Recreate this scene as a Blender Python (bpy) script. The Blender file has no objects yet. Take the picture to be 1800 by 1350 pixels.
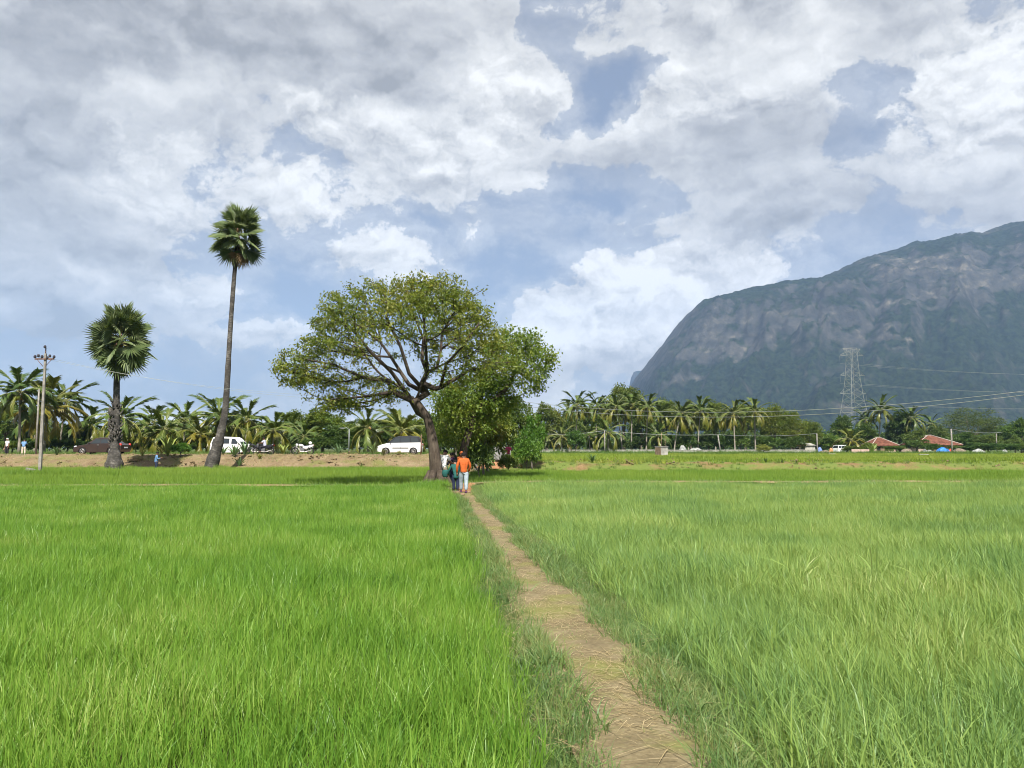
import bpy, math, random
import numpy as np
from mathutils import Vector, Matrix, Euler

rng = np.random.default_rng(11)
random.seed(11)
SC = bpy.context.scene
COL = SC.collection
rad = math.radians

# ------------------------------------------------------------------ camera
FPX = 1386.0                       # focal length in pixels of the 1800 px wide photograph
PITCH = math.atan(113.0 / FPX)
CAMZ = 1.75
cam_data = bpy.data.cameras.new("camera")
cam_data.sensor_width = 36.0
cam_data.lens = 36.0 * FPX / 1800.0
cam_data.clip_start = 0.1
cam_data.clip_end = 20000.0
cam = bpy.data.objects.new("camera", cam_data)
cam.location = (0, 0, CAMZ)
cam.rotation_euler = (rad(90) + PITCH, 0, 0)
COL.objects.link(cam)
SC.camera = cam


def ray(px, py):
    a = (px - 900.0) / FPX
    b = (675.0 - py) / FPX
    return np.array([a, math.cos(PITCH) - b * math.sin(PITCH), math.sin(PITCH) + b * math.cos(PITCH)])


def at(px, py, Y):
    """world point seen at photograph pixel (px, py) when it stands Y metres away"""
    d = ray(px, py)
    k = Y / d[1]
    return np.array([d[0] * k, Y, CAMZ + d[2] * k])


def on_z(px, py, z=0.0):
    d = ray(px, py)
    k = (z - CAMZ) / d[2]
    return np.array([d[0] * k, d[1] * k, z])


def mpp(Y):
    """metres per photograph pixel at distance Y"""
    return Y / FPX


# ------------------------------------------------------------------ sun and exposure
SUN_EL, SUN_AZ = rad(50), rad(176)     # azimuth clockwise from +Y: the sun stands high behind the camera
sun_dir = Vector((math.sin(SUN_AZ) * math.cos(SUN_EL), math.cos(SUN_AZ) * math.cos(SUN_EL), math.sin(SUN_EL)))
sun_data = bpy.data.lights.new("sun", 'SUN')
sun_data.energy = 4.8
sun_data.angle = rad(0.53)
sun_data.color = (1.0, 0.95, 0.87)
sun = bpy.data.objects.new("sun", sun_data)
sun.rotation_euler = (-sun_dir).to_track_quat('-Z', 'Y').to_euler()
sun.location = (0, -20, 60)
COL.objects.link(sun)
SC.view_settings.view_transform = 'Standard'
SC.view_settings.look = 'None'
SC.view_settings.exposure = 1.1
SC.view_settings.gamma = 1.0
SC.view_settings.use_curve_mapping = False
SC.render.engine = 'CYCLES'
cy = SC.cycles
cy.max_bounces = 6
cy.diffuse_bounces = 3
cy.glossy_bounces = 2
cy.transmission_bounces = 4
cy.transparent_max_bounces = 6
cy.volume_bounces = 1
cy.caustics_reflective = False
cy.caustics_refractive = False
cy.sample_clamp_indirect = 6.0
cy.pixel_filter_type = 'BLACKMAN_HARRIS'
cy.filter_width = 1.0
cy.use_denoising = True
cy.denoiser = 'OPENIMAGEDENOISE'
cy.denoising_input_passes = 'RGB_ALBEDO_NORMAL'
cy.denoising_prefilter = 'ACCURATE'


# ------------------------------------------------------------------ node helpers
class NT:
    def __init__(self, tree):
        self.t = tree
        self.n = tree.nodes
        self.l = tree.links

    def node(self, typ, **kw):
        nd = self.n.new(typ)
        for k, v in kw.items():
            setattr(nd, k, v)
        return nd

    def put(self, sock, val):
        if val is None:
            return
        if isinstance(val, bpy.types.NodeSocket):
            self.l.new(val, sock)
        else:
            sock.default_value = val

    def math(self, op, a, b=None, c=None, clamp=False):
        nd = self.node('ShaderNodeMath', operation=op, use_clamp=clamp)
        for i, v in enumerate((a, b, c)):
            self.put(nd.inputs[i], v)
        return nd.outputs[0]

    def vec(self, op, a, b=None, c=None):
        nd = self.node('ShaderNodeVectorMath', operation=op)
        self.put(nd.inputs[0], a)
        self.put(nd.inputs[1], b)
        if c is not None:
            self.put(nd.inputs[2], c)
        return nd.outputs['Value'] if op in ('DOT_PRODUCT', 'LENGTH', 'DISTANCE') else nd.outputs[0]

    def noise(self, vec, scale, detail=4.0, rough=0.5, dist=0.0, lac=2.0, dim='3D'):
        nd = self.node('ShaderNodeTexNoise', noise_dimensions=dim)
        self.put(nd.inputs['Vector'], vec)
        nd.inputs['Scale'].default_value = scale
        nd.inputs['Detail'].default_value = detail
        nd.inputs['Roughness'].default_value = rough
        nd.inputs['Lacunarity'].default_value = lac
        nd.inputs['Distortion'].default_value = dist
        return nd

    def mix(self, fac, a, b, blend='MIX'):
        nd = self.node('ShaderNodeMix', data_type='RGBA', blend_type=blend)
        self.put(nd.inputs[0], fac)
        self.put(nd.inputs[6], a if isinstance(a, bpy.types.NodeSocket) else (*a, 1)[:4])
        self.put(nd.inputs[7], b if isinstance(b, bpy.types.NodeSocket) else (*b, 1)[:4])
        return nd.outputs[2]

    def ramp(self, fac, stops, interp='LINEAR'):
        nd = self.node('ShaderNodeValToRGB')
        cr = nd.color_ramp
        cr.interpolation = interp
        while len(cr.elements) < len(stops):
            cr.elements.new(0.5)
        for e, (p, c) in zip(cr.elements, stops):
            e.position = p
            e.color = (c, c, c, 1) if isinstance(c, (int, float)) else (*c, 1)[:4]
        self.put(nd.inputs[0], fac)
        return nd.outputs[0]

    def smooth(self, val, lo, hi, a=0.0, b=1.0):
        nd = self.node('ShaderNodeMapRange', interpolation_type='SMOOTHSTEP')
        self.put(nd.inputs[0], val)
        nd.inputs[1].default_value = lo
        nd.inputs[2].default_value = hi
        nd.inputs[3].default_value = a
        nd.inputs[4].default_value = b
        return nd.outputs[0]


# ------------------------------------------------------------------ sky
def uv_of(px, py):
    d = ray(px, py)
    d = d / np.linalg.norm(d)
    return math.atan2(d[0], d[1]), d[2]


# cloud masses and blue gaps of this afternoon's sky: where (as a bearing), how wide, how dense
CLOUDS = [
    (230, 70, 330, 110, .55), (700, 40, 260, 75, .55), (100, 260, 170, 110, .30), (120, 430, 150, 130, .32),
    (270, 265, 75, 38, .30), (560, 200, 80, 55, .22), (700, 250, 130, 60, .35), (870, 190, 95, 85, .48), (840, 300, 130, 45, .35), (560, 345, 110, 32, .35),
    (230, 350, 70, 40, .25), (190, 520, 90, 30, .35), (330, 515, 110, 32, .30), (360, 580, 50, 22, .12), (460, 445, 45, 25, .15),
    (670, 452, 95, 34, .95), (485, 610, 50, 26, .95), (860, 396, 55, 18, .55),
    (1200, 60, 170, 55, .45), (1420, 50, 190, 60, .45), (1130, 200, 90, 32, .25), (1210, 235, 170, 60, .50), (1390, 330, 140, 60, .42), (1330, 200, 80, 40, .35),
    (1745, 200, 95, 95, .62), (1760, 340, 110, 45, .40), (1640, 300, 80, 60, .25), (1620, 60, 90, 60, .35),
    (1150, 480, 75, 34, .50), (1270, 480, 110, 40, .48), (980, 545, 90, 34, .80), (1060, 560, 110, 60, .72), (1010, 625, 150, 45, .62), (140, 580, 170, 60, .42), (300, 535, 90, 30, .25), (1180, 570, 70, 50, .40),
    (1048, 392, 34, 15, .42), (965, 425, 38, 16, .34), (1035, 470, 50, 18, .36), (1170, 375, 60, 30, .25), (1300, 430, 120, 30, .35),
    # blue gaps
    (650, 395, 110, 26, -.30), (560, 470, 70, 60, -.50), (800, 470, 70, 60, -.35), (470, 540, 60, 50, -.42), (600, 560, 130, 50, -.40), (420, 670, 260, 45, -.45), (90, 640, 200, 50, -.10),
    (930, 350, 110, 38, -.42), (890, 460, 80, 50, -.50), (1110, 335, 110, 24, -.35), (960, 480, 60, 40, -.25),
    (1130, 140, 90, 34, -.55), (1010, 190, 55, 45, -.40), (955, 85, 40, 50, -.45), (1060, 170, 40, 30, -.30), (945, 10, 30, 40, -.30),
    (415, 150, 60, 18, -.34), (560, 140, 90, 18, -.40), (345, 260, 40, 60, -.16), (330, 390, 25, 60, -.25), (470, 280, 50, 25, -.20), (395, 320, 40, 20, -.20),
    (1425, 140, 36, 28, -.42), (1520, 130, 28, 60, -.34), (1590, 170, 40, 40, -.34), (1720, 75, 110, 26, -.40), (1480, 210, 50, 40, -.20), (1340, 90, 25, 25, -.2),
    (1570, 375, 70, 36, -.42), (1500, 290, 40, 22, -.16), (1000, 405, 30, 20, -.25), (1130, 420, 70, 22, -.30), (950, 655, 60, 20, -.1),
]
# thick grey undersides
SHADE = [
    (330, 20, 420, 90, .8), (60, 260, 130, 120, .9), (420, 120, 200, 60, .5), (770, 90, 200, 60, .5), (1250, 270, 190, 45, .8), (1420, 345, 130, 45, .7),
    (1760, 310, 120, 50, .8), (1500, 40, 150, 40, .6), (600, 300, 100, 20, .3), (250, 500, 130, 60, .6), (60, 520, 120, 120, .5), (1330, 400, 150, 40, .5), (260, 630, 260, 50, .7), (900, 660, 260, 40, .6),
    # sunlit heads
    (665, 440, 80, 22, -.7), (480, 600, 40, 20, -.8), (1110, 470, 70, 24, -.9), (1270, 468, 110, 24, -.6), (975, 530, 90, 22, -.8), (1745, 160, 80, 70, -.8), (1640, 250, 60, 40, -.4),
    (870, 150, 70, 60, -.7), (560, 190, 70, 40, -.6), (700, 250, 110, 30, -.4), (170, 505, 70, 22, -.7), (350, 515, 80, 20, -.6), (1200, 180, 110, 26, -.6), (1450, 50, 60, 30, -.4), (250, 250, 60, 30, -.5), (240, 345, 60, 24, -.5), (1020, 585, 140, 50, -.55), (1180, 530, 100, 40, -.3), (600, 330, 90, 26, -.3),
]


U_LO, U_HI, V_LO, V_HI, ROWS, COLS = -0.66, 0.66, -0.02, 0.56, 24, 32


def blob_field(blobs, U, V):
    acc = np.zeros_like(U)
    for (px, py, sx, sy, amp) in blobs:
        u, v = uv_of(px, py)
        acc += (amp if amp > 0 else 1.2 * amp) * np.exp(-((U - u) * FPX / (sx * 1.2)) ** 2 - ((V - v) * FPX / (sy * 1.2)) ** 2)
    return acc


def cloud_rows(N, u, v):
    """cloud density (red) and shade (green) by bearing and height, as rows of ramps blended into one another"""
    uu = N.math('MULTIPLY_ADD', u, 1.0 / (U_HI - U_LO), -U_LO / (U_HI - U_LO), clamp=True)
    rows = np.linspace(V_LO, V_HI, ROWS)
    dv = rows[1] - rows[0]
    us = np.linspace(U_LO, U_HI, COLS)
    acc = (0.0, 0.0, 0.0)
    for k, vr in enumerate(rows):
        w = np.clip(np.minimum(us - U_LO, U_HI - us) / 0.06, 0, 1)
        den = blob_field(CLOUDS, us, np.full(COLS, vr)) * w
        shd = blob_field(SHADE, us, np.full(COLS, vr)) * w
        ramp = N.ramp(uu, [(i / (COLS - 1.0), (0.5 + 0.25 * den[i], 0.4 + 0.25 * shd[i], 0.0)) for i in range(COLS)], 'EASE')
        hat = N.math('SUBTRACT', 1.0, N.math('ABSOLUTE', N.math('MULTIPLY_ADD', v, 1.0 / dv, -vr / dv)), clamp=True)
        acc = N.vec('MULTIPLY_ADD', N.vec('SUBTRACT', ramp, (0.5, 0.4, 0)), hat, acc)
    sp = N.node('ShaderNodeSeparateXYZ')
    N.put(sp.inputs[0], acc)
    return N.math('MULTIPLY', sp.outputs[0], 4.0), N.math('MULTIPLY', sp.outputs[1], 4.0)


world = bpy.data.worlds.new("World")
SC.world = world
world.use_nodes = True
W = NT(world.node_tree)
W.n.clear()
tc = W.node('ShaderNodeTexCoord')
dirv = tc.outputs['Generated']
sky = W.node('ShaderNodeTexSky', sky_type='NISHITA')
sky.sun_disc = False
sky.sun_elevation = SUN_EL
sky.sun_rotation = SUN_AZ
sky.altitude = 200
sky.air_density = 1.0
sky.dust_density = 2.5
sky.ozone_density = 1.4
sepw = W.node('ShaderNodeSeparateXYZ')
W.put(sepw.inputs[0], dirv)
# bend the direction with noise so that no mass keeps a clean outline
warp = W.noise(dirv, 8.0, 6.0, 0.62).outputs['Color']
off = W.vec('MULTIPLY_ADD', warp, (.20, .20, .15), (-.10, -.10, -.075))
dw = W.vec('ADD', dirv, off)
sepd = W.node('ShaderNodeSeparateXYZ')
W.put(sepd.inputs[0], dw)
grid, shade = cloud_rows(W, W.math('ARCTAN2', sepd.outputs[0], sepd.outputs[1]), sepd.outputs[2])
st = W.vec('MULTIPLY', dirv, (1, 1, 1.7))
sv = W.vec('MULTIPLY_ADD', off, (.6, .6, .6), st)
n_fine = W.noise(sv, 6.5, 10.0, 0.60).outputs[0]


def puffs(vec):
    nd = W.node('ShaderNodeTexVoronoi', feature='F1')
    W.put(nd.inputs['Vector'], vec)
    nd.inputs['Scale'].default_value = 10.0
    nd.inputs['Detail'].default_value = 3.0
    nd.inputs['Roughness'].default_value = 0.55
    nd.inputs['Lacunarity'].default_value = 2.3
    return nd.outputs['Distance']


pv = W.vec('MULTIPLY_ADD', off, (.8, .8, .8), st)
p_here = puffs(pv)
p_sun = puffs(W.vec('ADD', pv, (0.006, -0.008, 0.020)))
D0 = W.math('MULTIPLY_ADD', W.math('SUBTRACT', n_fine, 0.5), 2.2, W.math('MULTIPLY', grid, 1.35))
D0 = W.math('MULTIPLY_ADD', W.math('SUBTRACT', p_here, 0.42), -0.62, D0)
D0 = W.math('ADD', D0, 0.79)
cover = W.smooth(D0, 0.30, 0.68)
thin = W.smooth(D0, -0.5, 0.45, 0.0, 0.42)                         # thin veils around the masses
cover = W.math('MAXIMUM', cover, thin)
lit = W.math('SUBTRACT', p_sun, p_here)                            # tops face the sun, undersides do not
n_here = W.noise(sv, 6.5, 4.0, 0.52).outputs[0]
n_sun = W.noise(W.vec('ADD', sv, (0.010, -0.01, 0.034)), 6.5, 4.0, 0.52).outputs[0]
soft = W.math('SUBTRACT', n_here, n_sun)
puffy = W.smooth(shade, 0.35, -0.25, 0.25, 1.0)                    # the grey sheets are smooth, the sunlit heads billow
br = W.math('MULTIPLY_ADD', W.math('MULTIPLY', lit, puffy), 0.46, 0.72)
br = W.math('MULTIPLY_ADD', soft, 1.1, br)
br = W.math('MULTIPLY_ADD', shade, -0.25, br)
br = W.math('MULTIPLY_ADD', W.math('SUBTRACT', n_fine, 0.5), 0.25, br)
br = W.math('MINIMUM', W.math('MAXIMUM', br, 0.36), 1.0)
ctint = W.mix(W.smooth(br, 0.42, 0.85), (0.975, 0.98, 1.0), (1.0, 0.995, 0.975))
cloud_col = W.vec('MULTIPLY', ctint, W.vec('MULTIPLY', br, (10.0, 10.0, 10.0)))
# clear air: the Nishita sky under a thin white veil that thickens towards the horizon
veil = W.smooth(sepw.outputs[2], 0.0, 0.42, 0.68, 0.52)
clear = W.mix(veil, W.vec('MULTIPLY', sky.outputs[0], (.80, .78, .80)), (3.85, 4.45, 5.7))
final = W.mix(cover, clear, cloud_col)
below = W.smooth(sepw.outputs[2], -0.06, -0.005)
final = W.mix(below, (1.2, 1.3, 1.0), final)
bg = W.node('ShaderNodeBackground')
W.put(bg.inputs[0], final)
bg.inputs[1].default_value = 0.050
world.cycles.sampling_method = 'MANUAL'
world.cycles.sample_map_resolution = 256
wo = W.node('ShaderNodeOutputWorld')
W.put(wo.inputs[0], bg.outputs[0])


# ------------------------------------------------------------------ mesh helpers
class Geo:
    """collects vertices and faces, then links them as ONE mesh object"""

    def __init__(self):
        self.V, self.F, self.n = [], [], 0

    def add(self, V, F, mat=0, smooth=False):
        V = np.asarray(V, dtype=np.float64).reshape(-1, 3)
        self.V.append(V)
        if isinstance(F, np.ndarray):
            self.F.append((F.astype(np.int64) + self.n, mat, smooth))
        else:
            by = {}
            for f in F:
                by.setdefault(len(f), []).append(f)
            for k, fs in by.items():
                self.F.append((np.array(fs, dtype=np.int64) + self.n, mat, smooth))
        self.n += len(V)
        return self

    def box(self, c, size, mat=0, rz=0.0, taper=1.0):
        sx, sy, sz = (np.array(size) / 2.0)
        v = np.array([(x * sx * (taper if z > 0 else 1), y * sy * (taper if z > 0 else 1), z * sz) for z in (-1, 1) for y in (-1, 1) for x in (-1, 1)])
        if rz:
            cs, sn = math.cos(rz), math.sin(rz)
            v = np.column_stack((v[:, 0] * cs - v[:, 1] * sn, v[:, 0] * sn + v[:, 1] * cs, v[:, 2]))
        return self.add(v + np.array(c), [(0, 2, 3, 1), (4, 5, 7, 6), (0, 1, 5, 4), (2, 6, 7, 3), (0, 4, 6, 2), (1, 3, 7, 5)], mat)

    def tube(self, pts, radii, sides=6, mat=0, smooth=True, cap=True, squash=None):
        pts = np.asarray(pts, float)
        n = len(pts)
        radii = np.broadcast_to(np.asarray(radii, float), (n,))
        T = np.gradient(pts, axis=0)
        T /= np.linalg.norm(T, axis=1, keepdims=True) + 1e-12
        ref = np.array([0, 0, 1.0]) if abs(T[0][2]) < 0.9 else np.array([1.0, 0, 0])
        a = np.cross(T[0], ref)
        a /= np.linalg.norm(a)
        ang = np.arange(sides) * 2 * math.pi / sides
        V = np.empty((n, sides, 3))
        for i in range(n):
            a = a - T[i] * np.dot(a, T[i])
            a /= np.linalg.norm(a) + 1e-12
            b = np.cross(T[i], a)
            V[i] = pts[i] + radii[i] * (np.cos(ang)[:, None] * a + np.sin(ang)[:, None] * b)
        i = np.arange(n - 1)[:, None] * sides
        j = np.arange(sides)[None, :]
        j2 = (j + 1) % sides
        F = np.stack((i + j, i + j2, i + sides + j2, i + sides + j), -1).reshape(-1, 4)
        self.add(V.reshape(-1, 3), F, mat, smooth)
        if cap:
            base = self.n - n * sides
            self.F.append((np.array([[base + k for k in range(sides)][::-1]]), mat, False))
            self.F.append((np.array([[base + (n - 1) * sides + k for k in range(sides)]]), mat, False))
        return self

    def loft(self, rings, mat=0, smooth=True, closed=True, cap=True):
        """rings: list of (k,3) arrays with the same k"""
        k = len(rings[0])
        V = np.concatenate([np.asarray(r, float) for r in rings])
        F = []
        for i in range(len(rings) - 1):
            for j in range(k if closed else k - 1):
                j2 = (j + 1) % k
                F.append((i * k + j, i * k + j2, (i + 1) * k + j2, (i + 1) * k + j))
        if cap:
            F.append(tuple(range(k))[::-1])
            F.append(tuple((len(rings) - 1) * k + j for j in range(k)))
        return self.add(V, F, mat, smooth)

    def lathe(self, prof, sides=12, mat=0, axis='z', at0=(0, 0, 0), smooth=True, cap=True):
        rings = []
        for r, h in prof:
            a = np.arange(sides) * 2 * math.pi / sides
            c, s, hh = r * np.cos(a), r * np.sin(a), np.full(sides, h)
            P = {'z': (c, s, hh), 'y': (c, hh, -s), 'x': (hh, c, s)}[axis]
            rings.append(np.column_stack(P) + np.array(at0))
        return self.loft(rings, mat, smooth, True, cap)

    def ball(self, c, r, seg=10, rings=6, mat=0, smooth=True):
        r = np.broadcast_to(np.asarray(r, float), (3,))
        prof = [(math.sin(math.pi * (i + .02) / (rings + .04)), -math.cos(math.pi * (i + .02) / (rings + .04))) for i in range(rings + 1)]
        a = np.arange(seg) * 2 * math.pi / seg
        return self.loft([np.column_stack((p * np.cos(a) * r[0], p * np.sin(a) * r[1], np.full(seg, h * r[2]))) + np.array(c) for p, h in prof], mat, smooth)

    def mesh(self, name, mats):
        me = bpy.data.meshes.new(name)
        V = np.concatenate(self.V) if self.V else np.zeros((0, 3))
        me.vertices.add(len(V))
        me.vertices.foreach_set('co', V.astype(np.float32).ravel())
        loops, starts, mi, sm = [], [], [], []
        pos = 0
        for F, m, s in self.F:
            k = F.shape[1]
            loops.append(F.ravel())
            starts.append(pos + np.arange(len(F)) * k)
            pos += F.size
            mi.append(np.full(len(F), m))
            sm.append(np.full(len(F), s))
        if loops:
            L = np.concatenate(loops).astype(np.int32)
            S = np.concatenate(starts).astype(np.int32)
            me.loops.add(len(L))
            me.loops.foreach_set('vertex_index', L)
            me.polygons.add(len(S))
            me.polygons.foreach_set('loop_start', S)
            me.polygons.foreach_set('material_index', np.concatenate(mi).astype(np.int32))
            me.polygons.foreach_set('use_smooth', np.concatenate(sm))
        for m in (mats if isinstance(mats, (list, tuple)) else [mats]):
            me.materials.append(m)
        me.update(calc_edges=True)
        me.validate()
        return me

    def build(self, name, mats, parent=None):
        return link(name, self.mesh(name, mats), parent)


def link(name, data, parent=None):
    o = bpy.data.objects.new(name, data)
    COL.objects.link(o)
    if parent is not None:
        o.parent = parent
    return o


def tag(o, label=None, cat=None, group=None, kind=None):
    if label:
        o['label'] = label
    if cat:
        o['category'] = cat
    if group:
        o['group'] = group
    if kind:
        o['kind'] = kind
    return o


def thing(name, label, cat, loc=(0, 0, 0), rz=0.0, group=None):
    o = bpy.data.objects.new(name, None)
    o.empty_display_size = 0.3
    COL.objects.link(o)
    o.location = [float(v) for v in loc]
    o.rotation_euler = (0, 0, rz)
    return tag(o, label, cat, group)


# ------------------------------------------------------------------ numpy noise
_perm = np.random.default_rng(3).random((64, 64, 64)).astype(np.float32)


def vnoise(x, y, z=0.0):
    x, y, z = np.broadcast_arrays(np.asarray(x, float), np.asarray(y, float), np.asarray(z, float))
    xi, yi, zi = np.floor(x).astype(int), np.floor(y).astype(int), np.floor(z).astype(int)
    fx, fy, fz = x - xi, y - yi, z - zi
    fx, fy, fz = (f * f * (3 - 2 * f) for f in (fx, fy, fz))
    g = lambda a, b, c: _perm[(xi + a) & 63, (yi + b) & 63, (zi + c) & 63]
    l = lambda a, b, t: a + (b - a) * t
    return l(l(l(g(0, 0, 0), g(1, 0, 0), fx), l(g(0, 1, 0), g(1, 1, 0), fx), fy),
             l(l(g(0, 0, 1), g(1, 0, 1), fx), l(g(0, 1, 1), g(1, 1, 1), fx), fy), fz)


def fbm(x, y, z=0.0, octv=4, gain=0.5, lac=2.03):
    s, a, t = 0.0, 1.0, 0.0
    for i in range(octv):
        s = s + a * vnoise(np.asarray(x) * lac ** i + 17.3 * i, np.asarray(y) * lac ** i + 5.1 * i, np.asarray(z) * lac ** i)
        t += a
        a *= gain
    return s / t


# ------------------------------------------------------------------ materials
def material(name):
    m = bpy.data.materials.new(name)
    m.use_nodes = True
    N = NT(m.node_tree)
    N.n.clear()
    out = N.node('ShaderNodeOutputMaterial')
    return m, N, out


def surface(N, out, col, rough=0.8, metal=0.0, spec=0.35, bump=None, bump_d=0.02, bump_s=0.6):
    p = N.node('ShaderNodeBsdfPrincipled')
    N.put(p.inputs['Base Color'], col if isinstance(col, bpy.types.NodeSocket) else (*col, 1))
    N.put(p.inputs['Roughness'], rough)
    p.inputs['Metallic'].default_value = metal
    p.inputs['Specular IOR Level'].default_value = spec
    if bump is not None:
        b = N.node('ShaderNodeBump')
        b.inputs['Distance'].default_value = bump_d
        b.inputs['Strength'].default_value = bump_s
        N.put(b.inputs['Height'], bump)
        N.put(p.inputs['Normal'], b.outputs[0])
    N.put(out.inputs[0], p.outputs[0])
    return p


def worldpos(N):
    return N.node('ShaderNodeNewGeometry').outputs['Position']


def plain(name, col, rough=0.6, metal=0.0, spec=0.4, var=0.25, scale=6.0, bump_d=0.0):
    """painted, woven or cast surface with a little wear in it"""
    m, N, out = material(name)
    tcn = N.node('ShaderNodeTexCoord')
    n = N.noise(tcn.outputs['Object'], scale, 5.0, 0.6).outputs[0]
    c = N.mix(N.smooth(n, 0.3, 0.7), tuple(v * (1 - var) for v in col), tuple(min(1.0, v * (1 + var * .6)) for v in col))
    surface(N, out, c, rough, metal, spec, n if bump_d else None, bump_d)
    return m


def foliage(name, cols, transl=0.35, rough=0.5, spec=0.3, wscale=0.6, wamt=0.5, tcol=(1.15, 1.1, 0.6)):
    """leaf: colour differs from leaf to leaf and, slowly, from place to place; light passes through"""
    m, N, out = material(name)
    g = N.node('ShaderNodeNewGeometry')
    oi = N.node('ShaderNodeObjectInfo')
    k = len(cols)
    big = N.noise(g.outputs['Position'], wscale, 2.0, 0.5).outputs[0]
    f = N.math('MULTIPLY_ADD', g.outputs['Random Per Island'], 1.0 - wamt, N.math('MULTIPLY', N.smooth(big, 0.3, 0.7), wamt))
    c = N.ramp(f, [(i / max(1, k - 1), cc) for i, cc in enumerate(cols)])
    c = N.mix(1.0, c, oi.outputs['Color'], 'MULTIPLY')
    p = N.node('ShaderNodeBsdfPrincipled')
    N.put(p.inputs['Base Color'], c)
    p.inputs['Roughness'].default_value = rough
    p.inputs['Specular IOR Level'].default_value = spec
    t = N.node('ShaderNodeBsdfTranslucent')
    N.put(t.inputs[0], N.mix(1.0, c, tcol, 'MULTIPLY'))
    ms = N.node('ShaderNodeMixShader')
    ms.inputs[0].default_value = transl
    N.put(ms.inputs[1], p.outputs[0])
    N.put(ms.inputs[2], t.outputs[0])
    N.put(out.inputs[0], ms.outputs[0])
    return m


def soil(name, cols, scale=1.2, bump_d=0.05, grassy=None, gthr=(0.45, 0.6), gscale=0.35):
    m, N, out = material(name)
    pos = worldpos(N)
    n1 = N.noise(pos, scale, 7.0, 0.62).outputs[0]
    n2 = N.noise(pos, scale * 14, 5.0, 0.6).outputs[0]
    f = N.math('MULTIPLY_ADD', n2, 0.45, N.math('MULTIPLY', n1, 0.6))
    c = N.ramp(f, [(0.30 + 0.42 * i / (len(cols) - 1), cc) for i, cc in enumerate(cols)])
    if grassy:
        gm = N.noise(N.vec('MULTIPLY', pos, (1, 1, 1)), gscale, 6.0, 0.6).outputs[0]
        gc = N.mix(n2, tuple(v * .6 for v in grassy), tuple(v * 1.3 for v in grassy))
        c = N.mix(N.smooth(gm, *gthr), c, gc)
    surface(N, out, c, 0.95, 0, 0.15, f, bump_d, 0.9)
    return m


def bark(name, cols, scale=(7, 7, 1.6), bump_d=0.03):
    m, N, out = material(name)
    tcn = N.node('ShaderNodeTexCoord')
    v = N.vec('MULTIPLY', tcn.outputs['Object'], scale)
    n = N.noise(v, 1.6, 8.0, 0.65).outputs[0]
    n2 = N.noise(tcn.outputs['Object'], 2.2, 4.0, 0.6).outputs[0]
    f = N.math('MULTIPLY_ADD', n2, 0.5, N.math('MULTIPLY', n, 0.5))
    c = N.ramp(f, [(0.33 + 0.34 * i / (len(cols) - 1), cc) for i, cc in enumerate(cols)])
    surface(N, out, c, 0.9, 0, 0.2, n, bump_d, 0.8)
    return m


M = {}
M['soil'] = soil('field_soil', [(.030, .030, .014), (.055, .055, .022), (.085, .075, .035)], 1.5, 0.03, (.075, .12, .022), (0.42, 0.55), 0.08)
M['path'] = soil('path_soil', [(.085, .065, .035), (.165, .132, .072), (.26, .215, .125)], 2.2, 0.03, (.17, .17, .055), (0.50, 0.64), 0.9)
M['bank'] = soil('bank_soil', [(.075, .05, .028), (.175, .128, .072), (.27, .21, .125)], 0.8, 0.16, (.15, .15, .05), (0.46, 0.70), 0.6)
M['bund'] = soil('bund_soil', [(.10, .06, .03), (.22, .15, .085), (.31, .23, .14)], 0.9, 0.06, (.10, .15, .035), (0.50, 0.62), 0.5)
M['weedbank'] = soil('weedy_bank', [(.08, .045, .022), (.18, .115, .055), (.27, .19, .095)], 0.7, 0.14, (.12, .16, .035), (0.32, 0.54), 0.5)
M['road'] = soil('road_dust', [(.13, .09, .055), (.21, .155, .10), (.28, .21, .14)], 0.7, 0.02, (.12, .17, .04), (0.58, 0.66), 0.4)
M['red_soil'] = soil('red_soil', [(.13, .06, .03), (.28, .14, .07), (.38, .22, .12)], 1.5, 0.06)
M['rice_l'] = foliage('rice_leaf_bright', [(.046, .125, .015), (.110, .240, .027), (.160, .300, .038), (.215, .345, .052), (.38, .45, .14)], 0.40, 0.42, 0.35, 0.45, 0.36)
M['rice_r'] = foliage('rice_leaf_mixed', [(.075, .165, .055), (.160, .275, .082), (.215, .33, .085), (.27, .37, .092), (.40, .45, .18)], 0.38, 0.45, 0.35, 0.33, 0.42)
M['rice_f'] = foliage('rice_leaf_far', [(.125, .235, .030), (.175, .285, .040), (.25, .34, .06)], 0.40, 0.5, 0.25, 0.12, 0.5)
M['grass_y'] = foliage('short_field_grass', [(.13, .21, .025), (.20, .28, .034), (.29, .31, .06)], 0.35, 0.5, 0.25, 0.10, 0.7)
M['verge'] = foliage('verge_grass', [(.075, .155, .047), (.115, .205, .062), (.175, .25, .070), (.30, .29, .13)], 0.33, 0.45, 0.35, 0.9, 0.4)
M['straw'] = foliage('dry_straw', [(.26, .195, .085), (.36, .28, .14), (.48, .39, .23)], 0.1, 0.6, 0.3, 2.0, 0.3)
M['weed'] = foliage('weeds', [(.055, .12, .022), (.09, .165, .028), (.15, .20, .04)], 0.33, 0.5, 0.3, 0.3, 0.4)


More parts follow.
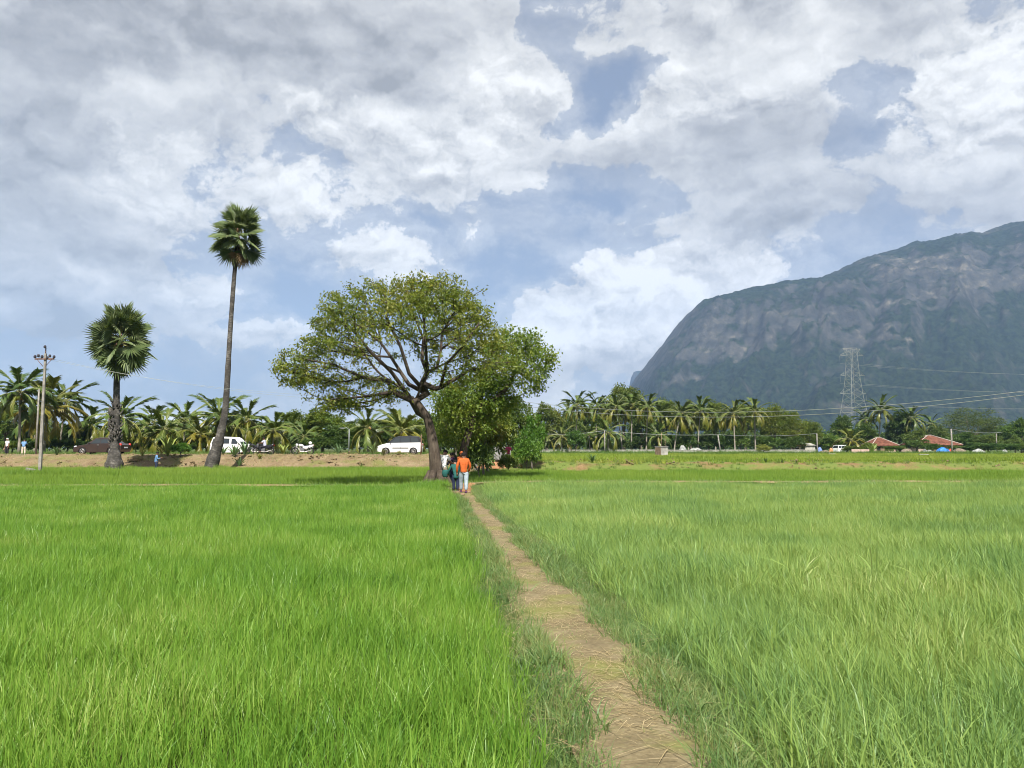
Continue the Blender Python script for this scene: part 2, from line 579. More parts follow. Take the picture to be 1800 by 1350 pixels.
# ------------------------------------------------------------------ the ground
PATH_ROWS = [  # photograph rows: y, left verge edge, bare left, bare right, right verge edge
    (1600, 1050, 1205, 1450, 1610), (1350, 968, 1055, 1250, 1365), (1250, 932, 1010, 1180, 1290), (1150, 897, 962, 1105, 1200),
    (1050, 862, 908, 1012, 1085), (1000, 842, 878, 962, 1022), (950, 824, 854, 908, 948), (920, 813, 838, 886, 906),
    (900, 806, 826, 864, 882), (880, 800, 810, 844, 858), (868, 794, 803, 836, 850), (858, 785, 800, 834, 850)]
_pr = np.array([[on_z(900, y)[1]] + [on_z(x, y)[0] for x in xs] for y, *xs in PATH_ROWS])


def path_edges(Y):
    """x of (left verge edge, bare left, bare right, right verge edge) at distance Y"""
    Y = np.asarray(Y, float)
    Yc = np.clip(Y, _pr[0, 0], _pr[-1, 0])
    e = [np.interp(Yc, _pr[:, 0], _pr[:, k]) for k in (1, 2, 3, 4)]
    back = np.where(Y < _pr[0, 0], (Y - _pr[0, 0]) * (_pr[1, 2] - _pr[0, 2]) / (_pr[1, 0] - _pr[0, 0]), 0.0)
    return [v + back for v in e]


def sstep(x, a, b):
    t = np.clip((np.asarray(x, float) - a) / (b - a), 0, 1)
    return t * t * (3 - 2 * t)


def y_bund_l(X):
    return 35.6 + 0.25 * np.sin(np.asarray(X) * 0.31)


def y_bund_r(X):
    X = np.asarray(X, float)
    return 38.4 - 3.6 * np.exp(-np.clip(X + 2.6, 0, 99) / 1.1) + 0.22 * np.sin(X * 0.4)


def gz(X, Y):
    """height of the ground"""
    X, Y = np.broadcast_arrays(np.asarray(X, float), np.asarray(Y, float))
    low = -0.42
    left = 1 - sstep(X, -3.4, -2.4)
    beyond = np.where(left > .5, sstep(Y, y_bund_l(X) - .55, y_bund_l(X) + .2), sstep(Y, y_bund_r(X) - .7, y_bund_r(X) + .2))
    z = low + (0.32 + .10 * sstep(Y, 46.5, 48)) * beyond
    lv, lb, rb, rv = path_edges(Y)
    near = 1 - sstep(Y, 35.5, 37.0)
    up = sstep(X, lv - .25, lb) * (1 - sstep(X, rb, rv + .30))
    z = np.maximum(z, low - low * up * near + (0.02 * np.sin(Y * 2.1) * up * near))
    bl = np.exp(-((Y - y_bund_l(X)) / 0.55) ** 4) * left
    z = np.maximum(z, -0.14 + 0.25 * bl)
    br = np.exp(-((Y - y_bund_r(X)) / 0.75) ** 4) * sstep(X, -3.4, -2.4)
    z = np.maximum(z, -0.14 + 0.30 * br)
    bl2 = np.exp(-((Y - 47.5) / 0.6) ** 4) * left
    z = np.maximum(z, -0.14 + 0.12 * bl2)
    # mound of red soil where the paths meet
    z = np.maximum(z, -0.14 + 0.28 * np.exp(-(((X + 2.9) / 1.3) ** 2 + ((Y - 34.2) / 2.4) ** 2)))
    # banks
    lf = 1 - sstep(X, -4.0, 1.0)
    rough = (fbm(X * .8, Y * .8, 0, 3) - .5)
    zl = -0.14 + 1.34 * sstep(Y, 59.0, 64.2) + rough * 0.30 * sstep(Y, 59, 60) * (1 - sstep(Y, 63.6, 65))
    zr = -0.14 + 0.89 * sstep(Y, 53.6, 57.6) + rough * 0.30 * sstep(Y, 53.6, 54.5) * (1 - sstep(Y, 58.5, 60.5))
    far = zl * lf + zr * (1 - lf)
    z = np.maximum(z, far)
    for (mx, my, mr, mh) in MOUNDS:
        z = np.maximum(z, -0.14 + mh * np.exp(-(((X - mx) ** 2 + (Y - my) ** 2) / mr ** 2)))
    z = z - 0.35 * sstep(Y, 150, 260) * (1 - lf)
    return z


MOUNDS = [(at(200, 822, 55)[0], 55.0, 1.3, .50), (at(372, 819, 58)[0], 58.2, 1.2, .42)]


def axis(parts):
    return np.unique(np.concatenate([np.arange(a, b, s) for a, b, s in parts]))


def sheet(name, xs, ys, zf, mat, mask=None, lift=0.0):
    X, Y = np.meshgrid(xs, ys)
    Z = zf(X, Y) + lift
    nx, ny = len(xs), len(ys)
    i, j = np.meshgrid(np.arange(nx - 1), np.arange(ny - 1))
    a = j * nx + i
    F = np.stack((a, a + 1, a + nx + 1, a + nx), -1).reshape(-1, 4)
    if mask is not None:
        F = F[mask((X[:-1, :-1] + X[1:, 1:]) / 2, (Y[:-1, :-1] + Y[1:, 1:]) / 2).reshape(-1)]
    g = Geo()
    g.add(np.column_stack((X.ravel(), Y.ravel(), Z.ravel())), F, 0, True)
    o = g.build(name, mat)
    return o


GX = axis([(-9000, -1000, 800), (-1000, -100, 60), (-100, -6, 1.0), (-6, 6, 0.2), (6, 100, 1.0), (100, 1000, 60), (1000, 9001, 800)])
GY = axis([(-1500, -20, 120), (-20, 2, 2), (2, 40, 0.25), (40, 70, 0.4), (70, 200, 3), (200, 1000, 50), (1000, 9001, 500)])
tag(sheet('ground', GX, GY, gz, M['soil'], None, -0.05), kind='structure')


def strip(name, mat, along, width_lo, width_hi, cross=9, lift=0.006, by='y', rag=0.10):
    """a ribbon draped on the ground; along is Y (or X when by='x'), width_lo/hi give its two edges"""
    t = np.linspace(0, 1, cross)[None, :]
    lo, hi = width_lo(along)[:, None], width_hi(along)[:, None]
    n1 = (fbm(along * 1.3, along * 0 + 3.3, 0, 4) - .5)[:, None] * rag * 4
    n2 = (fbm(along * 1.3, along * 0 + 9.7, 0, 4) - .5)[:, None] * rag * 4
    A = np.broadcast_to(along[:, None], (len(along), cross))
    B = (lo + n1) * (1 - t) + (hi + n2) * t
    X, Y = (B, A) if by == 'y' else (A, B)
    Z = gz(X, Y) + lift + (fbm(X * 3, Y * 3, 0, 3) - .5) * 0.025
    nx, ny = cross, len(along)
    i, j = np.meshgrid(np.arange(nx - 1), np.arange(ny - 1))
    a = j * nx + i
    F = np.stack((a, a + 1, a + nx + 1, a + nx), -1).reshape(-1, 4)
    if by == 'x':
        F = F[:, ::-1]
    g = Geo()
    g.add(np.column_stack((X.ravel(), Y.ravel(), Z.ravel())), F, 0, True)
    return tag(g.build(name, mat), kind='structure')


ya = np.arange(1.2, 35.2, 0.12)
strip('path', M['path'], ya, lambda y: path_edges(y)[1] - .10, lambda y: path_edges(y)[2] + .10, 15, 0.022, 'y', 0.03)
xa = np.arange(-48, -3.0, 0.25)
strip('field_bund', M['bund'], xa, lambda x: y_bund_l(x) - .38, lambda x: y_bund_l(x) + .42, 6, 0.02, 'x', 0.06)
xb = np.arange(-2.6, 48, 0.2)
strip('field_bund', M['bund'], xb, lambda x: y_bund_r(x) - .5, lambda x: y_bund_r(x) + .5, 7, 0.02, 'x', 0.10)
strip('field_bund', M['bund'], np.arange(-48, -3.2, 0.3), lambda x: x * 0 + 47.1, lambda x: x * 0 + 47.9, 5, 0.02, 'x', 0.08)
strip('embankment', M['bank'], np.arange(-75, -2.0, 0.25), lambda x: x * 0 + 59.2, lambda x: x * 0 + 65.4, 26, 0.02, 'x', 0.10)
strip('embankment', M['weedbank'], np.arange(-1.8, 75, 0.25), lambda x: x * 0 + 53.6, lambda x: x * 0 + 58.6, 20, 0.02, 'x', 0.12)
strip('road', M['road'], np.arange(-90, -2.0, 0.8), lambda x: x * 0 + 64.8, lambda x: x * 0 + 70.5, 10, 0.035, 'x', 0.10)
gr = Geo()
_t = np.linspace(0, 1, 22)
tag(strip('mud_slope', M['red_soil'], np.arange(31.4, 36.3, 0.12), lambda y: y * 0 - 3.25, lambda y: y * 0 - 1.45, 16, 0.03, 'y', 0.12), kind='structure')


# ------------------------------------------------------------------ scattering of what nobody could count
def blades(n, radius, hlo, hhi, width, droop, lean, bias=(0, 0), seg=4, seed=0, flat=0.0, kink=0.0):
    r = np.random.default_rng(seed)
    a = r.uniform(0, 2 * math.pi, n)
    q = radius * np.sqrt(r.random(n))
    bx, by = q * np.cos(a), q * np.sin(a)
    h = r.uniform(hlo, hhi, n)
    la = r.uniform(0, 2 * math.pi, n)
    lx = np.cos(la) * lean * r.random(n) + bias[0] * r.uniform(.4, 1.4, n)
    ly = np.sin(la) * lean * r.random(n) + bias[1] * r.uniform(.4, 1.4, n)
    dr = droop * r.uniform(0.2, 1.3, n)
    wa = r.uniform(0, math.pi, n)
    t = np.linspace(0, 1, seg + 1)[None, :]
    bend = t ** 2.2
    px = bx[:, None] + h[:, None] * lx[:, None] * (t * .5 + bend * dr[:, None] * 2)
    py = by[:, None] + h[:, None] * ly[:, None] * (t * .5 + bend * dr[:, None] * 2)
    pz = h[:, None] * (t - flat * t - dr[:, None] * 0.45 * bend * np.clip(np.hypot(lx, ly) * 3, 0, 1)[:, None])
    w = width * r.uniform(.7, 1.3, n)[:, None] * np.clip(1.02 - t ** 2.4, 0.03, 1) / 2
    wx, wy = np.cos(wa)[:, None] * w, np.sin(wa)[:, None] * w
    L = np.stack((px - wx, py - wy, pz), -1)
    Rr = np.stack((px + wx, py + wy, pz), -1)
    V = np.stack((L, Rr), 2).reshape(n, -1, 3)
    k = 2 * (seg + 1)
    s = np.arange(seg)
    f = np.stack((2 * s, 2 * s + 1, 2 * s + 3, 2 * s + 2), -1)
    F = (f[None] + (np.arange(n) * k)[:, None, None]).reshape(-1, 4)
    return V.reshape(-1, 3), F


_pc = [0]


def protos(meshes):
    c = bpy.data.collections.new("clump_shapes_%d" % _pc[0])
    _pc[0] += 1
    for i, me in enumerate(meshes):
        o = bpy.data.objects.new("clump_%02d_%02d" % (_pc[0], i), me)
        c.objects.link(o)
    return c, len(meshes)


def clump_set(name, mat, k, **kw):
    out = []
    s0 = kw.pop('seed', 1)
    for i in range(k):
        g = Geo()
        g.add(*blades(seed=s0 * 100 + i, **kw), 0, True)
        out.append(g.mesh(name, mat))
    return protos(out)


def scatter(name, P, rot, scl, pc, label, cat=None):
    coll, k = pc
    me = bpy.data.meshes.new(name)
    n = len(P)
    me.vertices.add(n)
    me.vertices.foreach_set('co', np.asarray(P, np.float32).ravel())
    a = me.attributes.new('rot', 'FLOAT_VECTOR', 'POINT')
    a.data.foreach_set('vector', np.asarray(rot, np.float32).ravel())
    a = me.attributes.new('scl', 'FLOAT', 'POINT')
    a.data.foreach_set('value', np.asarray(scl, np.float32))
    a = me.attributes.new('idx', 'INT', 'POINT')
    a.data.foreach_set('value', rng.integers(0, k, n).astype(np.int32))
    o = link(name, me)
    tree = bpy.data.node_groups.new(name, 'GeometryNodeTree')
    tree.interface.new_socket("Geometry", in_out='INPUT', socket_type='NodeSocketGeometry')
    tree.interface.new_socket("Geometry", in_out='OUTPUT', socket_type='NodeSocketGeometry')
    nd = tree.nodes
    gi, go = nd.new('NodeGroupInput'), nd.new('NodeGroupOutput')
    ci = nd.new('GeometryNodeCollectionInfo')
    ci.inputs['Collection'].default_value = coll
    ci.inputs['Separate Children'].default_value = True
    ci.inputs['Reset Children'].default_value = True
    iop = nd.new('GeometryNodeInstanceOnPoints')
    iop.inputs['Pick Instance'].default_value = True

    def attr(nm, typ):
        x = nd.new('GeometryNodeInputNamedAttribute')
        x.data_type = typ
        x.inputs['Name'].default_value = nm
        return next(s for s in x.outputs if s.enabled and s.name == 'Attribute')
    e2r = nd.new('FunctionNodeEulerToRotation')
    L = tree.links
    L.new(gi.outputs[0], iop.inputs['Points'])
    L.new(ci.outputs[0], iop.inputs['Instance'])
    L.new(attr('idx', 'INT'), iop.inputs['Instance Index'])
    L.new(attr('rot', 'FLOAT_VECTOR'), e2r.inputs[0])
    L.new(e2r.outputs[0], iop.inputs['Rotation'])
    L.new(attr('scl', 'FLOAT'), iop.inputs['Scale'])
    L.new(iop.outputs[0], go.inputs[0])
    md = o.modifiers.new('scatter', 'NODES')
    md.node_group = tree
    return tag(o, label, cat, None, 'stuff')


def field_points(x0, x1, y0, y1, dens, keep, jitter=0.9):
    step = 1.0 / math.sqrt(dens)
    X, Y = np.meshgrid(np.arange(x0, x1, step), np.arange(y0, y1, step))
    X = X.ravel() + rng.uniform(-.5, .5, X.size) * step * jitter
    Y = Y.ravel() + rng.uniform(-.5, .5, Y.size) * step * jitter
    k = keep(X, Y) & (np.abs(X) < 0.78 * Y + 3.0)
    return X[k], Y[k]


def sow(name, label, pc, x0, x1, y0, y1, dens, keep, yaw=None, scale=(0.85, 1.15), patch=0.25, tilt=0.06, sink=0.0, cat=None):
    X, Y = field_points(x0, x1, y0, y1, dens, keep)
    n = len(X)
    Z = gz(X, Y) - sink
    yw = rng.uniform(0, 2 * math.pi, n) if yaw is None else rng.normal(0, yaw, n)
    rot = np.column_stack((rng.normal(0, tilt, n), rng.normal(0, tilt, n), yw))
    s = rng.uniform(scale[0], scale[1], n) * (1 + patch * 2 * (fbm(X * .45, Y * .45, 2.0, 3) - .5))
    return scatter(name, np.column_stack((X, Y, Z)), rot, s, pc, label, cat)


pc_l = clump_set('rice_clump', M['rice_l'], 7, seed=1, n=84, radius=.17, hlo=.17, hhi=.41, width=.0078, droop=.6, lean=.42, bias=(.06, .02))
pc_r = clump_set('rice_clump', M['rice_r'], 7, seed=2, n=80, radius=.19, hlo=.20, hhi=.48, width=.0080, droop=.8, lean=.50, bias=(-.10, .02))
pc_f = clump_set('rice_clump', M['rice_f'], 6, seed=3, n=60, radius=.30, hlo=.26, hhi=.48, width=.014, droop=.6, lean=.32, seg=3)
sow('rice_plants', 'bright green young rice filling the plot left of the path', pc_l, -32, 2.2, 2.0, 35.2, 24,
    lambda x, y: (x < path_edges(y)[0] - .05 - .04 * np.sin(y * 3.1)) & (y < y_bund_l(x) - .85) & (rng.random(x.size) > .02), yaw=1.2, scale=(.78, 1.18), patch=.34)
sow('rice_plants', 'taller blue green rice with drooping tips in the plot right of the path', pc_r, -4, 34, 2.0, 38.5, 23,
    lambda x, y: (x > path_edges(y)[3] + .10 + .08 * np.sin(y * 2.3)) & (y < y_bund_r(x) - .75), yaw=1.3, scale=(.75, 1.2), patch=.45)
sow('rice_plants', 'green rice strip just beyond the bund at the big tree', pc_f, -46, -3.0, 36.2, 46.6, 7,
    lambda x, y: (y > y_bund_l(x) + .6) & (x < -3.0), scale=(.85, 1.15))
sow('rice_plants', 'narrow rice strip at the foot of the tan roadside bank', pc_f, -55, -3.4, 48.1, 59.2, 6,
    lambda x, y: (np.hypot(x - MOUNDS[0][0], y - MOUNDS[0][1]) > 1.0) & ~((x > at(222, 820, 50)[0]) & (x < at(238, 820, 50)[0]) & (y < 50.5)), scale=(.95, 1.2))
sow('rice_plants', 'green rice strip beyond the bund right of the big tree', pc_f, -2.2, 55, 37.0, 53.4, 6,
    lambda x, y: (y > y_bund_r(x) + .7), scale=(.85, 1.1))
pc_b = clump_set('broad_blade', M['rice_r'], 5, seed=12, n=9, radius=.07, hlo=.35, hhi=.72, width=.020, droop=1.1, lean=.45, bias=(-.08, .0), seg=6)
sow('tall_grass', 'scattered broad bladed grass standing up among the rice right of the path', pc_b, -4, 30, 2.0, 30, .8,
    lambda x, y: (x > path_edges(y)[3] + .2) & (fbm(x * .5, y * .5, 9.0, 3) > .5), scale=(.8, 1.25), patch=.3)
pc_v = clump_set('verge_tuft', M['verge'], 7, seed=4, n=46, radius=.13, hlo=.05, hhi=.24, width=.006, droop=1.0, lean=.7, seg=3)
sow('verge_grass', 'short blue green grass along both edges of the footpath', pc_v, -6, 6, 2.0, 36, 95,
    lambda x, y: ((x > path_edges(y)[0] - .25) & (x < path_edges(y)[1] + .02 + .03 * np.sin(y * 4.0))) | ((x > path_edges(y)[2] - .03 + .04 * np.sin(y * 2.9)) & (x < path_edges(y)[3] + .35)),
    scale=(.6, 1.35), patch=.6)
pc_pg = clump_set('path_tuft', M['verge'], 5, seed=5, n=14, radius=.10, hlo=.02, hhi=.07, width=.005, droop=1.0, lean=1.0, seg=2)
sow('sparse_grass', 'thin low grass growing through the bare footpath', pc_pg, -6, 6, 2.0, 34, 26,
    lambda x, y: (x > path_edges(y)[1]) & (x < path_edges(y)[2]) & (fbm(x * 1.7, y * 1.7, 5.0, 3) > .47), scale=(.5, 1.2))
pc_s = clump_set('straw_wisp', M['straw'], 6, seed=6, n=16, radius=.30, hlo=.05, hhi=.20, width=.0046, droop=.3, lean=2.6, seg=3, flat=.93)
sow('straw', 'dry straw trodden flat along the footpath', pc_s, -6, 6, 2.0, 33, 105,
    lambda x, y: (x > path_edges(y)[1] - .04) & (x < path_edges(y)[2] + .04) & (fbm(x * 1.2, y * 1.2, 1.0, 3) > .40), scale=(.6, 1.3), tilt=.05, sink=-.025)
pc_y = clump_set('field_tuft', M['grass_y'], 5, seed=7, n=40, radius=.5, hlo=.10, hhi=.30, width=.03, droop=.7, lean=.6, seg=2)
sow('field_grass', 'short yellow green grass on the raised field in front of the low wall', pc_y, -3, 110, 57.0, 128, 2.6,
    lambda x, y: (x > -2.5 + .02 * y), scale=(.7, 1.2), patch=.5)
pc_w = clump_set('weed_tuft', M['weed'], 6, seed=8, n=40, radius=.28, hlo=.10, hhi=.5, width=.022, droop=.8, lean=.8, seg=2)
sow('bank_weeds', 'low weeds growing over the brown bank right of the big tree', pc_w, -2, 70, 53.2, 60, 2.6,
    lambda x, y: fbm(x * .22, y * .5, 8.0, 3) + .12 * (y > 56.5) - .06 * (y < 54.2) > .44, scale=(.3, .8), patch=.5)
sow('rough_weeds', 'rough weeds along the foot of the low wall', pc_w, -3, 100, 112, 143, 1.2, lambda x, y: fbm(x * .1, y * .1, 3.0, 3) + (y - 128) * .01 > .46, scale=(.8, 1.9), patch=.5)
pc_d = clump_set('dry_tuft', M['straw'], 5, seed=9, n=26, radius=.16, hlo=.06, hhi=.26, width=.012, droop=.8, lean=.9, seg=2)
sow('bank_grass', 'green tufts growing on the tan roadside bank', pc_pg, -72, -2.5, 59.2, 65.5, 2.4, lambda x, y: fbm(x * .35, y * .7, 11.0, 3) > .47, scale=(2.0, 5.0))
sow('dry_grass', 'dry tufts on the tan bank below the road', pc_d, -70, -2.5, 59.2, 66, 3.4, lambda x, y: fbm(x * .4, y * .6, 6.0, 3) > .40, scale=(.5, 1.2))
sow('roadside_grass', 'green grass along the far edge of the dirt road', pc_w, -85, -1, 69.5, 76, 2.2, lambda x, y: fbm(x * .2, y * .3, 7.0, 3) + (y - 71) * .08 > .45, scale=(.5, 1.1))
sow('bund_grass', 'grass tufts along the low soil bunds between the plots', pc_pg, -46, 46, 34.6, 39.6, 16,
    lambda x, y: ((x < -3) & (np.abs(y - y_bund_l(x)) < .6) | (x > -2.4) & (np.abs(y - y_bund_r(x)) < .8)) & (fbm(x * .8, y * .8, 4.0, 3) > .48), scale=(1.5, 3.2))


def clods(k):
    out = []
    r = np.random.default_rng(77)
    for i in range(k):
        g = Geo()
        for j in range(9):
            c = np.array([r.normal() * .35, r.normal() * .3, .0])
            q = r.uniform(.05, .17)
            a = np.linspace(0, 2 * math.pi, 7)[:-1]
            g.loft([np.array([c + np.array([math.cos(x) * q * f * r.uniform(.7, 1.2), math.sin(x) * q * f * r.uniform(.7, 1.2), z * q]) for x in a]) for f, z in ((.9, -.3), (1, .15), (.75, .5), (.3, .72))], 0, False)
        out.append(g.mesh('clod', M['bank']))
    return protos(out)


pc_c = clods(6)
sow('clods', 'loose tan clods scattered over the roadside bank', pc_c, -72, -2.5, 59.1, 65.5, 1.3, lambda x, y: fbm(x * .3, y * .5, 2.0, 3) > .42, scale=(.25, 1.0), patch=.4, tilt=.3, sink=.03)
sow('clods', 'loose brown clods over the weedy bank on the right', pc_c, -1, 60, 53.4, 58.5, .7, lambda x, y: fbm(x * .3, y * .5, 3.0, 3) > .5, scale=(.25, .8), patch=.4, tilt=.3, sink=.03)


# ------------------------------------------------------------------ mountain, far hill, haze
SKYLINE = [(1085, 790), (1100, 735), (1112, 690), (1120, 668), (1135, 645), (1150, 620), (1175, 592), (1192, 566), (1207, 546), (1228, 530), (1260, 522), (1300, 512), (1340, 502),
           (1380, 495), (1440, 487), (1455, 482), (1480, 468), (1520, 450), (1560, 438), (1600, 428), (1640, 420), (1680, 412), (1720, 407), (1745, 398),
           (1770, 392), (1800, 388), (1900, 372), (2100, 352), (2500, 345), (3200, 380), (4000, 480)]
_sk = np.array([at(x, y, 3000.0)[[0, 2]] for x, y in SKYLINE])


def mountain_height(X, Y):
    wob = (fbm(X * .0016, Y * .0016, 1.0, 3) - .5)
    H = np.interp(X + wob * 30, _sk[:, 0], _sk[:, 1], left=-40)
    t = (Y - 1500.0 - 260 * wob) / 1500.0
    prof = np.where(t < 0.42, 0.36 * sstep(t, -0.04, .60) * 1.25, 0)
    prof = np.interp(t, [-0.05, 0.0, .18, .36, .52, .66, .80, .92, 1.0, 1.12, 1.5, 2.0], [-.05, 0.0, .10, .23, .42, .66, .85, .955, 1.0, 0.99, .80, .30])
    # spurs and gullies run down the face, leaning like the strata
    q = (X - .55 * Y)
    rg = 1 - np.abs(2 * fbm(q * .0042, Y * .0012, 3.0, 5, .52) - 1)
    rough = fbm(X * .011, Y * .011, 5.0, 5, .55) - .5
    fine = fbm(X * .05, Y * .05, 9.0, 3) - .5
    top = sstep(t, .80, 1.0)
    face = sstep(t, 0.02, .25) * (1 - .80 * top)
    return H * prof + face * (1 - .5 * sstep(t, .70, .9)) * ((rg - .72) * 190 + rough * 130) + fine * (13 + 2 * sstep(t, .75, .98)) - 6


def rock_face():
    m, N, out = material('mountain_rock')
    pos = worldpos(N)
    g = N.node('ShaderNodeNewGeometry')
    st = N.node('ShaderNodeMapping')
    st.inputs['Rotation'].default_value = (0, rad(-24), 0)
    st.inputs['Scale'].default_value = (.0022, .0022, .0065)
    N.put(st.inputs[0], pos)
    n1 = N.noise(st.outputs[0], 1.6, 9.0, 0.62, 0.4).outputs[0]
    n2 = N.noise(pos, .030, 5.0, 0.65).outputs[0]
    n3 = N.noise(pos, .0024, 3.0, 0.55).outputs[0]
    sep = N.node('ShaderNodeSeparateXYZ')
    N.put(sep.inputs[0], pos)
    sepn = N.node('ShaderNodeSeparateXYZ')
    N.put(sepn.inputs[0], g.outputs['Normal'])
    steep = N.smooth(sepn.outputs[2], 0.86, 0.55)
    high = N.smooth(sep.outputs[2], 120.0, 480.0)
    zone = N.math('ADD', N.math('MULTIPLY_ADD', sep.outputs[0], -.25, N.math('ADD', sep.outputs[2], -62.0)), N.math('MULTIPLY_ADD', n3, 260.0, -130.0))
    high = N.smooth(zone, -90.0, 110.0)
    rockf = N.math('ADD', N.math('MULTIPLY_ADD', steep, .36, N.math('MULTIPLY', high, .34)), N.math('MULTIPLY_ADD', n1, 1.0, N.math('MULTIPLY_ADD', n2, .35, N.math('MULTIPLY', n3, .35))))
    f = N.smooth(rockf, 1.18, 1.52)
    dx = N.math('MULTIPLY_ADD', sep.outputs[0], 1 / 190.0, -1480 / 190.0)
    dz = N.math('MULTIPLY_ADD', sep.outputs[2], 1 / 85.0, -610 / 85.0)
    bare = N.math('POWER', .3679, N.math('ADD', N.math('MULTIPLY', dx, dx), N.math('MULTIPLY', dz, dz)))  # sunlit patch put into the colour: rockier and lighter than the rest
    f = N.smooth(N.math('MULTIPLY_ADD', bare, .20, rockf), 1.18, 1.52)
    rock = N.ramp(N.math('ADD', N.math('MULTIPLY_ADD', bare, .07, -.0), N.math('MULTIPLY_ADD', n2, .5, N.math('MULTIPLY', n1, .5))), [(0.30, (.014, .016, .019)), (0.48, (.030, .032, .033)), (0.58, (.054, .053, .049)), (0.70, (.14, .125, .095))])  # rock colours kept dark to stand in for cloud shadow
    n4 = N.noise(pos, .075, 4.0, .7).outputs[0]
    veg = N.mix(N.smooth(n4, .38, .62), (.0035, .008, .006), (.016, .026, .013))  # forest darkened in its colour too, in place of a cloud's shadow
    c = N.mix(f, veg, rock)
    surface(N, out, c, 0.95, 0, 0.1, n2, 9.0, 1.0)
    return m


xs = np.concatenate([np.arange(330, 2700, 7.0), np.arange(2700, 5200, 60.0)])
ys = np.concatenate([np.arange(1380, 3160, 9.0), np.arange(3160, 4400, 60.0)])
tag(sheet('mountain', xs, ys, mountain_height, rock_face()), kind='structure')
_hx, _hz = at(1112, 650, 5600)[[0, 2]]
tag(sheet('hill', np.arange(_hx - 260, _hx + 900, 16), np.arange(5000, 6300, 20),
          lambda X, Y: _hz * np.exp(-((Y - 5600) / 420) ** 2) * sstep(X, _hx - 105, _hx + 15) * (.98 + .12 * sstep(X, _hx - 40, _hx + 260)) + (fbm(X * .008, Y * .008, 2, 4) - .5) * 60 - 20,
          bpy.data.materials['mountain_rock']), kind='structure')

hz = Geo()
hz.box((0, 2600, 600), (13600, 8400, 1208))
hm = bpy.data.materials.new('haze_air')
hm.use_nodes = True
HN = NT(hm.node_tree)
HN.n.clear()
hv = HN.node('ShaderNodeVolumePrincipled')
hv.inputs['Color'].default_value = (.40, .61, 1.0, 1)
hv.inputs['Density'].default_value = 0.00008
hv.inputs['Anisotropy'].default_value = 0.0
ho = HN.node('ShaderNodeOutputMaterial')
HN.put(ho.inputs['Volume'], hv.outputs[0])
tag(hz.build('haze', hm), kind='stuff')

# ------------------------------------------------------------------ tree materials
M['bark'] = bark('tree_bark', [(.022, .017, .013), (.060, .046, .034), (.13, .105, .08)])
M['bark_grey'] = bark('grey_bark', [(.07, .06, .045), (.15, .13, .105), (.26, .235, .20)])
M['palm_bark'] = bark('palmyra_bark', [(.022, .020, .018), (.060, .055, .049), (.19, .175, .155)], (3, 3, 9), 0.03)
M['coco_bark'] = bark('coconut_bark', [(.14, .125, .10), (.24, .215, .175), (.36, .33, .28)], (2, 2, 12), 0.02)
M['leaf_main'] = foliage('big_tree_leaf', [(.082, .128, .018), (.135, .185, .025), (.20, .23, .034), (.29, .275, .052)], 0.40, 0.42, 0.4, 0.5, 0.35)
M['leaf_broad'] = foliage('broad_leaf', [(.040, .082, .016), (.070, .120, .021), (.105, .152, .026), (.15, .18, .036)], 0.32, 0.45, 0.35, 0.25, 0.3)
M['leaf_palm'] = foliage('palmyra_leaf', [(.085, .125, .050), (.135, .18, .070), (.20, .235, .105)], 0.22, 0.5, 0.25, 0.4, 0.2)
M['leaf_coco'] = foliage('coconut_leaflet', [(.055, .095, .020), (.085, .125, .024), (.125, .155, .030)], 0.34, 0.38, 0.45, 0.4, 0.3)
M['rachis'] = plain('palm_midrib', (.30, .30, .11), 0.5, 0, 0.4, 0.2, 3)
M['husk'] = plain('coconut_husk', (.38, .19, .055), 0.6, 0, 0.4, 0.3, 8)
M['dead_leaf'] = foliage('dead_palm_leaf', [(.14, .085, .04), (.22, .145, .07), (.30, .20, .11)], 0.2, 0.7, 0.2, 0.5, 0.3)
M['spadix'] = plain('palm_flower', (.42, .23, .15), 0.6, 0, 0.3, 0.3, 8)


def leaf_quads(P, size, up=0.5, seed=0, aspect=0.45, bend=0.25, outward=None):
    r = np.random.default_rng(seed)
    n = len(P)
    size = np.broadcast_to(size, (n,)) * r.uniform(.65, 1.3, n)
    d = r.normal(size=(n, 3))
    if outward is not None:
        d = d * .8 + outward
    d[:, 2] -= .15
    d /= np.linalg.norm(d, axis=1, keepdims=True)
    u = r.normal(size=(n, 3)) * .8 + np.array([0, 0, up * 2])
    s = np.cross(d, u)
    s /= np.linalg.norm(s, axis=1, keepdims=True) + 1e-9
    nn = np.cross(s, d)
    L, Wd = size[:, None], size[:, None] * aspect / 2
    a = P
    b = P + d * L * .45 + s * Wd + nn * L * bend * .3
    c = P + d * L - nn * L * bend * .4
    e = P + d * L * .45 - s * Wd + nn * L * bend * .3
    V = np.stack((a, b, c, e), 1).reshape(-1, 3)
    F = np.arange(4 * n).reshape(n, 4)
    return V, F


